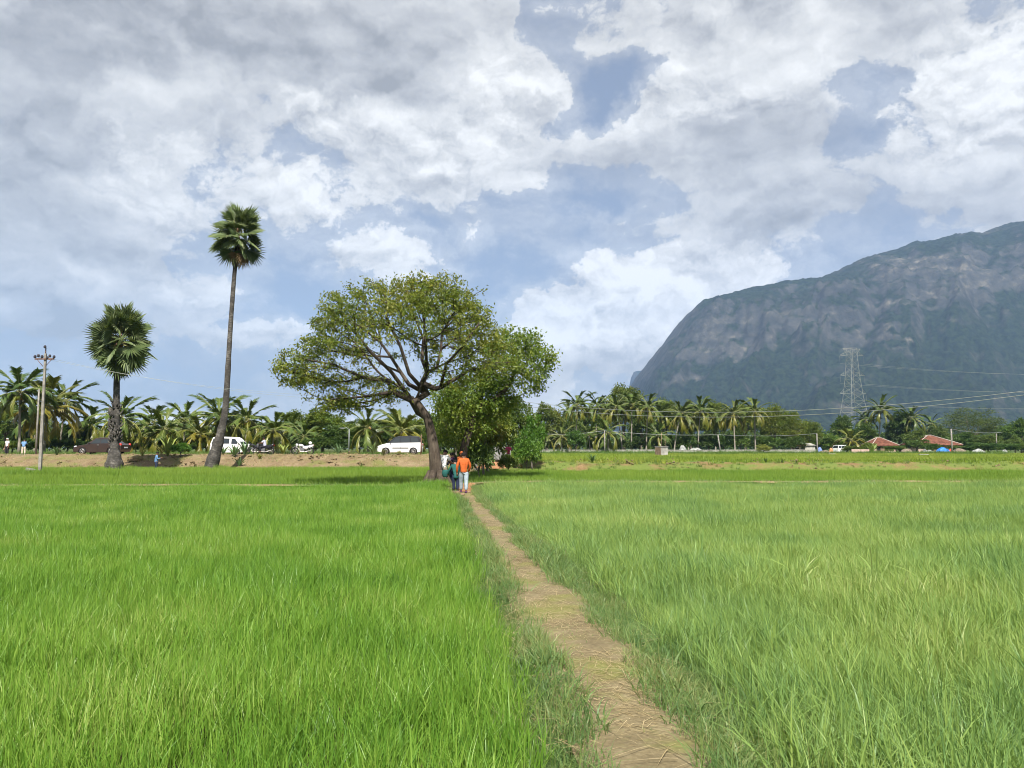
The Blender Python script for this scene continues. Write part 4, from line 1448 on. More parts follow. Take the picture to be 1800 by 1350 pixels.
GL = 'coconut palms along the far side of the road'
for a in [
    (35, 690, 33, 803, 76, 56, 17, (.85, 1.0, 1.0), 'coconut palm with orange nuts at the left edge above the two men', GL, .25, 12, .13),
    (84, 716, 76, 802, 80, 66, 16, (1.25, 1.0, .8), 'coconut palm with long drooping bronze fronds right of the electric pole', GL, .55, 5, .15),
    (116, 705, 104, 800, 90, 46, 14, (.95, 1.0, .9), 'coconut palm with dark upright fronds behind the bronze one', GL, .2, 0, .12),
    (212, 735, 209, 800, 77, 54, 16, (1.0, 1.05, .9), 'coconut palm right behind the short round palmyra', GL, .35, 4, .13),
    (246, 768, 247, 800, 84, 38, 12, (1.2, 1.0, .8), 'small yellowing coconut palm behind the heap on the bank', GL, .5, 0, .10),
    (289, 756, 286, 800, 80, 50, 15, (1.05, 1.05, .85), 'coconut palm above the man in the blue shirt', GL, .35, 0, .12),
    (326, 738, 322, 800, 94, 44, 14, (.95, 1.0, .85), 'coconut palm halfway between the two palmyras', GL, .3, 0, .12),
    (384, 734, 380, 800, 82, 52, 16, (1.0, 1.05, .9), 'coconut palm crossing behind the trunk of the tall palmyra', GL, .35, 3, .12),
    (352, 764, 354, 800, 80, 44, 13, (1.3, 1.05, .75), 'low bronze coconut palm left of the tall palmyra foot', GL, .55, 0, .12),
    (434, 738, 432, 800, 80, 44, 15, (1.05, 1.05, .85), 'coconut palm with a rusty trunk above the white van windscreen', GL, .4, 2, .11),
    (481, 757, 480, 797, 75, 42, 14, (1.1, 1.1, .85), 'young coconut palm with pale clean trunk behind the motorcycles', GL, .45, 0, .10),
    (535, 768, 537, 798, 84, 34, 10, (.9, 1.0, .9), 'low coconut palm half hidden behind the white motorcycle', GL, .2, 0, .10),
    (646, 752, 647, 797, 76, 46, 14, (1.0, 1.05, .9), 'coconut palm just right of the lamp post', GL, .3, 2, .11),
    (62, 735, 60, 800, 94, 42, 13, (.9, 1.0, .9), 'dim coconut palm seen between the first palm and the electric pole', GL, .3, 0, .12),
    (160, 748, 162, 800, 92, 42, 13, (.95, 1.0, .85), 'coconut palm rising behind the bonnet of the brown car', GL, .3, 0, .12),
    (270, 742, 268, 800, 96, 40, 13, (.9, 1.0, .85), 'coconut palm behind the yellowing palm at the soil heap', GL, .3, 0, .12),
    (408, 752, 410, 800, 92, 38, 12, (1.0, 1.0, .8), 'coconut palm straight above the white minivan roof', GL, .4, 0, .11),
    (510, 752, 512, 800, 90, 38, 12, (.9, 1.0, .9), 'coconut palm in front of the light green tree above the motorcycle', GL, .3, 0, .11),
    (706, 758, 700, 797, 78, 54, 14, (1.25, 1.1, .8), 'coconut palm drooping yellow fronds over the white car roof', GL, .5, 3, .11),
]:
    coconut(*a)
GR = 'coconut palms of the grove behind the low wall'
for i, a in enumerate([
    (1014, 712, 1013, 795, 148, 32, (1.1, 1.1, .9), 'first tall palm of the grove from the left, ruddy trunk'),
    (1050, 714, 1047, 795, 152, 31, (1.0, 1.05, .9), 'second tall palm of the grove from the left'),
    (1083, 716, 1094, 795, 148, 31, (1.0, 1.0, .85), 'third tall palm of the grove, trunk leaning to the left'),
    (1111, 712, 1110, 795, 150, 31, (1.0, 1.05, .9), 'fourth tall palm of the grove, below the tallest broad tree'),
    (1139, 716, 1136, 795, 148, 32, (1.05, 1.05, .85), 'fifth tall palm of the grove, left of the masonry box'),
    (1197, 728, 1185, 795, 148, 31, (1.05, 1.0, .85), 'sixth tall palm of the grove, trunk leaning to the right'),
    (1231, 722, 1227, 795, 150, 32, (1.0, 1.05, .9), 'seventh tall palm of the grove from the left'),
    (1289, 727, 1292, 795, 148, 31, (1.1, 1.0, .8), 'eighth tall palm of the grove, right of the leaning post'),
    (1326, 723, 1328, 795, 148, 31, (1.05, 1.05, .85), 'ninth and last tall palm of the grove on the right'),
]):
    coconut(*a[:5], a[5], 13, a[6], a[7], GR, .40, 0, .14, 1.05)
for i, a in enumerate([
    (1000, 728, 1000, 795, 168, 30, (.95, 1.0, .85), 'palm behind and left of the first tall grove palm'), (1032, 722, 1033, 795, 172, 30, (.95, 1.0, .85), 'palm standing back between the first and second tall grove palms'),
    (1068, 726, 1070, 795, 170, 30, (.95, 1.0, .85), 'palm standing back between the second and third tall grove palms'), (1160, 728, 1160, 795, 170, 30, (.95, 1.0, .85), 'palm standing back above the masonry box'),
    (1212, 736, 1210, 795, 166, 28, (.95, 1.0, .85), 'palm standing back between the sixth and seventh tall grove palms'), (1258, 732, 1258, 795, 168, 29, (1.0, 1.0, .8), 'palm standing back at the leaning post'),
]):
    coconut(*a[:5], a[5], 12, a[6], a[7], GR, .35, 0, .13, 1.0)
for a in [
    (958, 768, 960, 795, 146, 26, 10, (1.0, 1.0, .85), 'low coconut palm at the left end of the low wall', GR, .3, 0, .12),
    (987, 768, 988, 795, 144, 27, 10, (1.15, 1.0, .8), 'low bronze coconut palm left of the round bush at the wall', GR, .4, 0, .12),
    (1036, 766, 1037, 795, 146, 34, 11, (.9, 1.0, .95), 'young palm with upright fronds behind the wall right of the round bush', GR, .15, 0, .14),
    (1068, 760, 1069, 795, 144, 36, 11, (1.05, 1.1, .85), 'young palm with wide arching fronds behind the wall by the thin post', GR, .3, 0, .13),
    (1157, 766, 1158, 795, 146, 32, 11, (.9, 1.0, .95), 'young palm behind the masonry box', GR, .2, 0, .13),
    (1548, 720, 1546, 795, 190, 30, 14, (.85, .95, .8), 'tall coconut palm with orange fronds right of the pylon', 'coconut palms at the cottages', .4, 0, .15),
    (1521, 738, 1523, 795, 192, 26, 13, (.85, .95, .85), 'coconut palm overlapping the right legs of the pylon', 'coconut palms at the cottages', .3, 0, .14),
    (1601, 735, 1600, 795, 190, 29, 14, (.85, .95, .85), 'coconut palm above the gap between the cottages', 'coconut palms at the cottages', .3, 0, .14),
    (1496, 774, 1503, 797, 164, 28, 12, (1.35, 1.15, .75), 'small yellow coconut palm left of the left cottage', 'coconut palms at the cottages', .5, 0, .13),
    (1637, 745, 1637, 795, 215, 20, 11, (.9, 1.0, .9), 'small distant coconut palm behind the right cottage', 'coconut palms at the cottages', .3, 0, .13),
]:
    coconut(*a)


# ------------------------------------------------------------------ palmyra palms
def fan_shape(seed, segs=26, arc=250, dead=False):
    r = np.random.default_rng(seed)
    g = Geo()
    pet = .46
    g.tube([(0, 0, 0), (pet * .5, 0, .02), (pet, 0, 0)], [.016, .012, .010], 4, 1)
    V, F = [], []
    c = np.array([pet, 0, 0])
    da = rad(arc) / segs
    for i in range(segs):
        a = -rad(arc) / 2 + (i + .5) * da
        Rr = .56 * (1 - .22 * (abs(a) / rad(arc / 2)) ** 2) * r.uniform(.9, 1.06)
        fold = .035
        dish = .16 * (1 - math.cos(a))                     # the fan is dished, its sides lifted
        def pt(f, ang, up):
            return c + np.array([math.cos(ang) * f, math.sin(ang) * f, dish * f * 1.2 + up - .22 * f * f])
        k = len(V)
        h = Rr * .52
        V += [c, pt(h, a - da * .5, -fold * .5), pt(h, a, fold), pt(h, a + da * .5, -fold * .5), pt(Rr, a + r.normal() * .03, -.05 * r.random() - (.10 * r.random() if dead else 0))]
        F += [(k, k + 1, k + 2), (k, k + 2, k + 3), (k + 1, k + 4, k + 2), (k + 2, k + 4, k + 3)]
    g.add(np.array(V), F, 0)
    return g.mesh('fan_shape', [M['dead_leaf'] if dead else M['leaf_palm'], M['rachis'] if not dead else M['dead_leaf']])


FANS = [fan_shape(1), fan_shape(2, 24, 230), fan_shape(3, 28, 270)]
DEADFAN = fan_shape(4, 16, 150, True)


def palmyra(path, radii, Y, apex, L, n, lo_el, dead, label, boots=None, flower=()):
    base = at(*path[0], Y)
    base[2] = float(gz(base[0], Y)) - .08
    t = thing('palmyra_palm', label, 'palm tree', base, 0, 'palmyra palms at the edge of the rice')
    pts = [base * 0] + [at(*p, Y) - base for p in path[1:]]
    P = np.array(pts)
    s = np.linspace(0, len(P) - 1, 40)
    Q = np.column_stack([np.interp(s, range(len(P)), P[:, i]) for i in range(3)])
    for _ in range(4):
        Q[1:-1] = (Q[:-2] + Q[2:] + 2 * Q[1:-1]) / 4
    R_ = np.interp(s, range(len(P)), np.array(radii) * mpp(Y)) * (1 + .05 * np.random.default_rng(5).normal(size=40))
    g = Geo()
    g.tube(Q, R_, 12)
    g.build('trunk', M['palm_bark'], t)
    if boots:
        g = Geo()
        r = np.random.default_rng(9)
        for _ in range(90):
            f = r.uniform(*boots)
            p = np.array([np.interp(f, np.linspace(0, 1, 40), Q[:, i]) for i in range(3)])
            a = r.uniform(0, 6.28)
            rr = float(np.interp(f, np.linspace(0, 1, 40), R_))
            dv = np.array([math.cos(a), math.sin(a), 0])
            up = np.array([0, 0, 1.0])
            g.tube([p + dv * rr * .7, p + dv * (rr + .10) + up * .10, p + dv * (rr + .20) + up * .30 + r.normal(size=3) * .04], [.07, .06, .025], 5)
        tag(g.build('stub_cover', M['palm_bark'], t), kind='stuff')
    A = at(*apex, Y) - base
    Lm = L * mpp(Y)
    for i in range(n):
        f = (i + .5) / n
        el = rad(82 - (82 - lo_el) * f ** .9 + random.uniform(-7, 7))
        az = i * 2.39996 + random.uniform(-.25, .25)
        o = link('fan_leaf', FANS[i % 3], t)
        o.location = tuple(A + np.array([0, 0, .35 - .9 * f]))
        s_ = Lm * random.uniform(.74, 1.10)
        o.scale = (s_, s_, s_)
        o.rotation_euler = Euler((random.gauss(0, .85), -el, az), 'XYZ')
        o.color = (*(np.array((1, 1, 1)) * random.uniform(.8, 1.25)), 1)
    for i in range(dead):
        o = link('dead_leaf', DEADFAN, t)
        o.location = tuple(A + np.array([0, 0, -.75]))
        s_ = Lm * random.uniform(.6, .85)
        o.scale = (s_, s_, s_)
        o.rotation_euler = Euler((random.uniform(-.4, .4), rad(random.uniform(60, 82)), i * 2.4), 'XYZ')
    for (dx, dz, l) in flower:
        g = Geo()
        g.tube([(0, -.15, 0), (dx * .5, -.45, dz * .4), (dx, -.6, dz)], [.05, .045, .02], 6)
        g.build('flower_stalk', M['spadix'], t).location = tuple(A + np.array([0, 0, -.05]))
    return t


palmyra([(200, 826), (201, 814), (201, 800), (202, 785), (203, 768), (203, 745), (204, 715), (205, 690), (205, 660), (209, 615)],
        [15.5, 14.5, 10, 7.2, 6.3, 7.2, 6.4, 5.4, 5.0, 4.6], 55, (212, 598), 64, 58, -55, 9,
        'short palmyra palm with a dense round head of fan leaves', (.36, .70), [(.5, -.9, 1), (.35, .4, 1), (-.3, -1.0, 1)])
palmyra([(370, 826), (377, 800), (385, 775), (392, 745), (397, 715), (400, 660), (406, 560), (412, 480), (418, 425)],
        [13, 10.5, 8.2, 6.6, 5.5, 4.8, 4.1, 3.8, 3.5], 58.2, (420, 412), 55, 36, -62, 8,
        'very tall palmyra palm with a curved foot and small fan head', None, [(.25, -.5, 1), (.5, -1.1, 1), (.1, .5, 1)])


# ------------------------------------------------------------------ materials of made things
M['concrete'] = plain('pole_concrete', (.24, .225, .20), .85, 0, .2, .35, 3)
M['steel'] = plain('galvanised_steel', (.24, .26, .255), .5, .4, .4, .15, 2)
M['iron'] = plain('rusty_iron', (.16, .09, .06), .7, .2, .3, .4, 5)
M['porcelain'] = plain('dark_insulator', (.035, .03, .035), .25, 0, .5, .2, 5)
M['wire'] = plain('bare_wire', (.30, .32, .29), .45, .5, .4, .1, 1)
M['plaster'] = plain('lime_plaster', (.34, .33, .29), .9, 0, .15, .35, 1.2)
M['plaster_pink'] = plain('pink_plaster', (.50, .36, .31), .9, 0, .15, .3, 1.0)
M['plaster_grey'] = plain('grey_plaster', (.26, .25, .235), .9, 0, .15, .3, 1.5)
M['tiles'] = plain('terracotta_roof', (.17, .072, .048), .85, 0, .15, .45, 1.8)
M['ridge'] = plain('mortar_ridge', (.36, .30, .26), .85, 0, .15, .3, 2)
M['dark_in'] = plain('dark_opening', (.02, .02, .02), .8, 0, .1, .1, 2)
M['wood'] = plain('weathered_wood', (.22, .16, .105), .85, 0, .15, .4, 4)
M['stone'] = plain('field_stone', (.20, .135, .085), .9, 0, .15, .4, 3, .03)
M['tarp_b'] = plain('blue_tarpaulin', (.02, .16, .55), .45, 0, .4, .3, 2)
M['tarp_r'] = plain('red_cloth', (.50, .06, .04), .7, 0, .2, .25, 3)
M['sack'] = plain('grey_brown_rubbish', (.18, .145, .11), .9, 0, .15, .55, 2.5)
M['sack_w'] = plain('pale_plastic_sacks', (.27, .28, .26), .6, 0, .3, .5, 2.5)
M['white_paint'] = plain('white_car_paint', (.66, .66, .65), .25, 0, .5, .04, 1)
M['brown_paint'] = plain('brown_car_paint', (.050, .032, .027), .22, .3, .6, .15, 1)
M['black_paint'] = plain('black_trim', (.018, .018, .02), .07, 0, .5, .2, 3)
M['tyre'] = plain('tyre_rubber', (.022, .021, .02), .85, 0, .2, .3, 6)
M['rim'] = plain('silver_rim', (.48, .46, .44), .35, .6, .5, .15, 5)
M['lamp_c'] = plain('clear_lamp', (.70, .72, .74), .15, 0, .6, .1, 4)
M['lamp_r'] = plain('red_lamp', (.42, .025, .015), .2, 0, .6, .15, 4)
M['grey_plastic'] = plain('grey_plastic', (.12, .12, .125), .5, 0, .4, .2, 4)
gm, GN_, go_ = material('car_glass')
surface(GN_, go_, (.022, .028, .030), .06, 0, .7)
M['glass'] = gm
M['skin'] = plain('brown_skin', (.20, .105, .065), .55, 0, .35, .15, 6)
M['hair'] = plain('black_hair', (.012, .010, .010), .85, 0, .15, .3, 12)
for k_, c_ in {'orange': (.44, .10, .024), 'white': (.66, .65, .64), 'jeans': (.30, .36, .40), 'olive': (.20, .175, .13), 'teal': (.018, .085, .075), 'navy': (.025, .032, .065),
               'blue': (.13, .24, .42), 'beige': (.55, .48, .39), 'black': (.022, .022, .028), 'purple': (.085, .035, .085), 'maroon': (.16, .018, .045), 'pink': (.55, .06, .14), 'lav': (.55, .56, .68), 'cream': (.62, .56, .36), 'orange2': (.46, .13, .04)}.items():
    M['c_' + k_] = plain('cloth_' + k_, c_, .85, 0, .15, .22, 9)


def put(px, Y, dz=0.0):
    """a spot on the ground below photograph column px at distance Y"""
    X = (px - 900.0) / FPX * (Y * math.cos(PITCH) + 0.0)
    X = at(px, 800, Y)[0]
    return np.array([X, Y, float(gz(X, Y)) + dz])


# ------------------------------------------------------------------ people
SKINQ = []


def skin_part(name, joints, edges, mat, parent, root=0, sub=1):
    me = bpy.data.meshes.new(name)
    me.from_pydata([tuple(p) for p, _ in joints], edges, [])
    o = link(name, me, parent)
    md = o.modifiers.new('skin', 'SKIN')
    md.use_smooth_shade = True
    lay = me.skin_vertices[0] if me.skin_vertices else None
    if lay is None:
        me.attributes.new  # the modifier adds its own layer on first use
    for i, (_, r) in enumerate(joints):
        r = (r, r) if np.isscalar(r) else r
        me.skin_vertices[0].data[i].radius = r
        me.skin_vertices[0].data[i].use_root = (i == root)
    ss = o.modifiers.new('smooth', 'SUBSURF')
    ss.levels = ss.render_levels = sub
    SKINQ.append((o, mat))
    return o


def finish_skins():
    bpy.context.view_layer.update()
    dg = bpy.context.evaluated_depsgraph_get()
    made = [(o, mat, bpy.data.meshes.new_from_object(o.evaluated_get(dg))) for o, mat in SKINQ]
    for o, mat, me in made:
        o.modifiers.clear()
        o.data = me
        me.materials.clear()
        me.materials.append(mat)
        me.polygons.foreach_set('use_smooth', np.ones(len(me.polygons), bool))
    SKINQ.clear()


def person(loc, H, yaw, label, shirt, legs, shoe='black', lean=0.0, head=0.0, arms=None, feet=((-.075, .0), (.075, .0)), hair='hair', long_sleeve=False, skirt=False, cap=None, seat=False, scarf=None, group=None, headturn=0.0):
    """faces local +Y; lean and head are forward bends; arms = ((elbow),(wrist)) offsets from the shoulder for left then right, in body heights"""
    t = thing('person', label, 'person', loc, yaw, group)
    hipz = .51 if not seat else .50
    la = lean
    def up(x, y, z):
        """a point of the upper body, bent forward about the hips"""
        dz = z - hipz
        return np.array([x, y * math.cos(la) + dz * math.sin(la), hipz + dz * math.cos(la) - y * math.sin(la)]) * H
    def P(x, y, z):
        return np.array([x, y, z]) * H
    arms = arms or (((-.035, .0, -.17), (-.035, .03, -.33)), ((.035, .0, -.17), (.035, .03, -.33)))
    J, E = [], []
    def v(p, r):
        J.append((p, r * H))
        return len(J) - 1
    pel = v(up(0, 0, .53), .056)
    ab = v(up(0, 0, .62), .050)
    ch = v(up(0, 0, .73), .058)
    nk = v(up(0, .005, .835), .030)
    hb = up(0, .01, .875)
    hd = np.array([math.sin(headturn) * math.sin(head + la) , math.cos(headturn) * math.sin(head + la), math.cos(head + la)])
    h1 = v(hb + hd * .018 * H, .046)
    h2 = v(hb + hd * .060 * H, .053)
    h3 = v(hb + hd * .092 * H, .036)
    E += [(pel, ab), (ab, ch), (ch, nk), (nk, h1), (h1, h2), (h2, h3)]
    fwd = np.array([math.sin(headturn), math.cos(headturn), 0]) * math.cos(head + la) - np.array([0, 0, 1]) * math.sin(head + la)
    sidev = np.array([math.cos(headturn), -math.sin(headturn), 0])
    nose = v(hb + hd * .035 * H + fwd * .062 * H, .010)
    E.append((h1, nose))
    for s in (-1, 1):
        ear = v(hb + hd * .042 * H + sidev * s * .052 * H, .011)
        E.append((h1, ear))
    wr, el, sh = [], [], []
    for s, (e_, w_) in zip((-1, 1), arms):
        a = v(up(s * .105, 0, .80), .034)
        b = v(J[a][0] + np.array(e_) * H, .026)
        c = v(J[a][0] + np.array(w_) * H, .018)
        E += [(ch, a), (a, b), (b, c)]
        d = J[c][0] - J[b][0]
        d = d / (np.linalg.norm(d) + 1e-9)
        q = np.cross(d, [0, 1, 0.2])
        q /= np.linalg.norm(q)
        pm = v(J[c][0] + d * .045 * H, (.022))
        E.append((c, pm))
        for kf, L in zip((-1.5, -.5, .5, 1.5), (.032, .040, .042, .034)):
            f1 = v(J[pm][0] + q * kf * .009 * H + d * .028 * H, .0062)
            f2 = v(J[f1][0] + d * L * .6 * H + np.array([0, .010, 0]) * H, .0052)
            E += [(pm, f1), (f1, f2)]
        th = v(J[c][0] + d * .035 * H - q * .030 * H + np.array([0, .01, 0]) * H, .0075)
        E.append((c, th))
        sh.append(J[a][0]); el.append(J[b][0]); wr.append(J[c][0])
    kn, an = [], []
    for s, f in zip((-1, 1), feet):
        hp = v(P(s * .052, 0, .49), .052)
        if seat:
            k_ = v(P(s * .10, .22, .47), .046)
            a_ = v(P(s * .10, .20 + f[1], .22), .028)
        else:
            k_ = v(P((s * .052 + f[0]) / 2 + s * .006, f[1] * .5 + .015, .28), .036)
            a_ = v(P(f[0], f[1], .045), .027)
        ft = v(J[a_][0] + P(0, .085, -.022), .022)
        E += [(pel, hp), (hp, k_), (k_, a_), (a_, ft)]
        kn.append(J[k_][0]); an.append(J[a_][0])
    skin_part('body', J, E, M['skin'], t)
    # shirt
    J2, E2 = [], []
    def v2(p, r):
        J2.append((p, r if isinstance(r, tuple) else r * H))
        return len(J2) - 1
    hem = v2(up(0, 0, .475 if not skirt else .36), .098 if not skirt else .118)
    m1 = v2(up(0, 0, .61), .088)
    m2 = v2(up(0, 0, .735), .094)
    m3 = v2(up(0, 0, .822), .048)
    E2 += [(hem, m1), (m1, m2), (m2, m3)]
    for i in range(2):
        a = v2(sh[i] + np.array([0, 0, -.003]) * H, .050)
        if long_sleeve:
            b = v2(el[i], .038)
            c = v2(wr[i], .027)
            E2 += [(m2, a), (a, b), (b, c)]
        else:
            b = v2(sh[i] + (el[i] - sh[i]) * .85, .044)
            E2 += [(m2, a), (a, b)]
    skin_part('shirt' if not skirt else 'tunic', J2, E2, M['c_' + shirt], t, 1)
    # trousers
    J3, E3 = [(up(0, 0, .555), .076 * H)], []
    for i, s in enumerate((-1, 1)):
        b = len(J3)
        J3.append((P(s * .055, 0, .47), .075 * H))
        J3.append((kn[i] + P(0, 0, 0), .056 * H))
        J3.append((an[i] + P(0, 0, .012), .042 * H))
        E3 += [(0, b), (b, b + 1), (b + 1, b + 2)]
    skin_part('trousers', J3, E3, M['c_' + legs], t)
    for i in range(2):
        g = Geo()
        c = an[i]
        g.loft([np.array([(c[0] + math.cos(a) * w * H, c[1] + y * H + math.sin(a) * .004, max(.004, c[2] - .045 * H) + (math.sin(a) * .5 + .5) * h * H) for a in np.linspace(0, 2 * math.pi, 9)[:-1]])
                for y, w, h in ((-.035, .018, .045), (-.02, .028, .055), (.03, .030, .050), (.08, .032, .032), (.11, .018, .022))])
        g.build('shoe', M['c_' + shoe], t)
    # hair: a cap over the back and top of the skull
    hc = hb + hd * .052 * H - fwd * .006 * H
    g = Geo()
    a = np.linspace(0, 2 * math.pi, 15)[:-1]
    rings = []
    for f in np.linspace(.02, 1, 8):
        ring = []
        for x in a:
            ph = f * (1.72 - .55 * math.sin(x))
            rr = math.sin(ph) * .0635 * H
            ring.append(hc + sidev * math.cos(x) * rr + fwd * math.sin(x) * rr * 1.10 + hd * math.cos(ph) * .066 * H)
        rings.append(np.array(ring))
    g.loft(rings[::-1], 0, True, True, False)
    g.build('hair' if not cap else 'cap', M['hair'] if not cap else M['c_' + cap], t)
    if scarf:
        g = Geo()
        rings = []
        for k, (z, r) in enumerate(((.77, .10), (.80, .088), (.835, .060), (.86, .050))):
            c = up(0, -.004, z)
            rings.append(np.array([c + np.array([math.cos(x) * r, math.sin(x) * r * .8, .006 * math.sin(3 * x)]) * H for x in a]))
        g.loft(rings, 0, True, True, False)
        g.build('scarf', M['c_' + scarf], t)
    return t


def on_spot(px, foot_y, Y):
    p = at(px, foot_y, Y)
    return (p[0], Y, float(gz(p[0], Y)) + .02)


hang = (((-.03, .01, -.17), (-.03, .05, -.33)), ((.03, .01, -.17), (.03, .05, -.33)))
phone = (((-.05, .03, -.16), (-.01, .16, -.13)), ((.05, .03, -.16), (.015, .17, -.12)))
WALK = 'people gathered on the footpath under the trees'
pa = on_spot(815, 869, 30.6)
person(pa, 1.58, rad(6), 'person in a bright orange jacket and pale jeans seen from behind on the footpath', 'orange', 'jeans', 'purple', .06, .25,
       (((-.06, -.02, -.16), (-.055, .03, -.31)), ((.055, .01, -.16), (.02, .09, -.28))), ((-.06, .11), (.055, -.09)), long_sleeve=True, group=WALK)
pb = on_spot(801, 862, 32.0)
pt_ = person(pb, 1.34, rad(14), 'person in a dark teal tunic bent forward just left of the orange jacket', 'teal', 'navy', 'purple', .30, .5,
             (((-.08, .04, -.15), (-.12, .10, -.28)), ((.04, .02, -.16), (.0, .10, -.28))), ((-.05, .04), (.05, -.03)), long_sleeve=True, skirt=True, group=WALK)
pc = on_spot(779, 852, 36.2)
person(pc, 1.72, rad(-28), 'person in a loose white shirt and olive trousers with head bowed beside the tree trunk', 'white', 'olive', 'black', .16, .75,
       (((-.05, -.02, -.17), (-.06, .02, -.33)), ((.05, .07, -.15), (.05, .20, -.20))), ((-.055, .0), (.06, .05)), group=WALK)
pd = on_spot(797, 846, 37.6)
person(pd, 1.66, rad(150), 'person in dark clothes with a purple scarf facing the white shirt', 'black', 'navy', 'black', .12, .4, phone, scarf='purple', long_sleeve=True, group=WALK)
pe = on_spot(812, 843, 39.5)
person(pe, 1.70, rad(170), 'person in a light orange top half hidden behind the bush', 'orange2', 'beige', 'black', .1, .2,
       (((-.07, .05, -.12), (-.03, .14, -.05)), ((.05, .03, -.16), (.015, .12, -.20))), cap='orange2', long_sleeve=True, group=WALK)
person(put(893, 59.0), 1.55, rad(200), 'person in a pink top and cream trousers by the grey wall in the thicket', 'pink', 'cream', 'black', .15, .3, phone)
person(put(12, 67), 1.42, rad(160), 'person in a white shirt and white cap at the left end of the road', 'white', 'black', 'black', 0, .1, hang, cap='white', group='people standing by the road')
person(put(41, 67), 1.36, rad(20), 'person in a blue shirt and beige trousers bending by the first coconut trunk', 'blue', 'beige', 'beige', .28, .8, phone, group='people standing by the road')
p9 = put(275, 58.0)
person(p9, 1.52, rad(-62), 'person in a blue shirt looking at a phone on the edge of the rice', 'blue', 'navy', 'black', .04, .55, phone, long_sleeve=True, group='people standing by the road')
g = Geo()
g.box((0, 0, 0), (.075, .012, .15))
ph = g.build('phone', M['black_paint'])
ph.location = (p9[0] + .33, p9[1] + .16, p9[2] + 1.13)
ph.rotation_euler = (rad(-40), 0, rad(-62))
tag(ph, 'small dark phone held by the person in the blue shirt at the rice edge', 'phone')
# teal cloth bag carried on the left
g = Geo()
g.loft([np.array([(math.cos(a) * w, math.sin(a) * d, z) for a in np.linspace(0, 6.283, 11)[:-1]]) for z, w, d in ((-.24, .08, .04), (-.21, .12, .06), (-.1, .14, .075), (.0, .13, .06), (.05, .10, .03))])
g.tube([(-.12, 0, .04), (-.08, 0, .2), (.06, 0, .24), (.12, 0, .04)], .014, 5)
bagp = at(783, 828, 32.2)
o = g.build('bag', M['c_teal'])
o.location = tuple(bagp)
tag(o, 'dark teal cloth bag carried at the left of the person in the teal tunic', 'bag')


# ------------------------------------------------------------------ vehicles
def wheel(parent, x, y, r, w=.17):
    g = Geo()
    g.lathe([(r * .62, -w / 2), (r * .93, -w / 2), (r, -w * .32), (r, w * .32), (r * .93, w / 2), (r * .62, w / 2)], 20, 0, 'y')
    o = g.build('wheel', M['tyre'], parent)
    o.location = (x, y, r)
    s = -1 if y < 0 else 1
    g = Geo()
    g.lathe([(r * .66, 0), (r * .62, .02), (r * .5, -.012), (r * .15, -.004), (.03, .012)], 20, 0, 'y')
    for k in range(5):
        a = k * 2 * math.pi / 5
        g.tube([(math.cos(a) * r * .1, .012, math.sin(a) * r * .1), (math.cos(a) * r * .6, .016, math.sin(a) * r * .6)], .024, 4)
    q = g.build('rim', M['rim'], o)
    q.location = (0, s * (w / 2 - .01), 0)
    q.scale = (1, s, 1)
    return o


def arch(cx, r, z0, n=9):
    a0 = math.asin(min(.99, max(-.99, 0)))
    return [(cx - r * math.cos(t), z0 + r * math.sin(t)) for t in np.linspace(0.0, math.pi, n)]


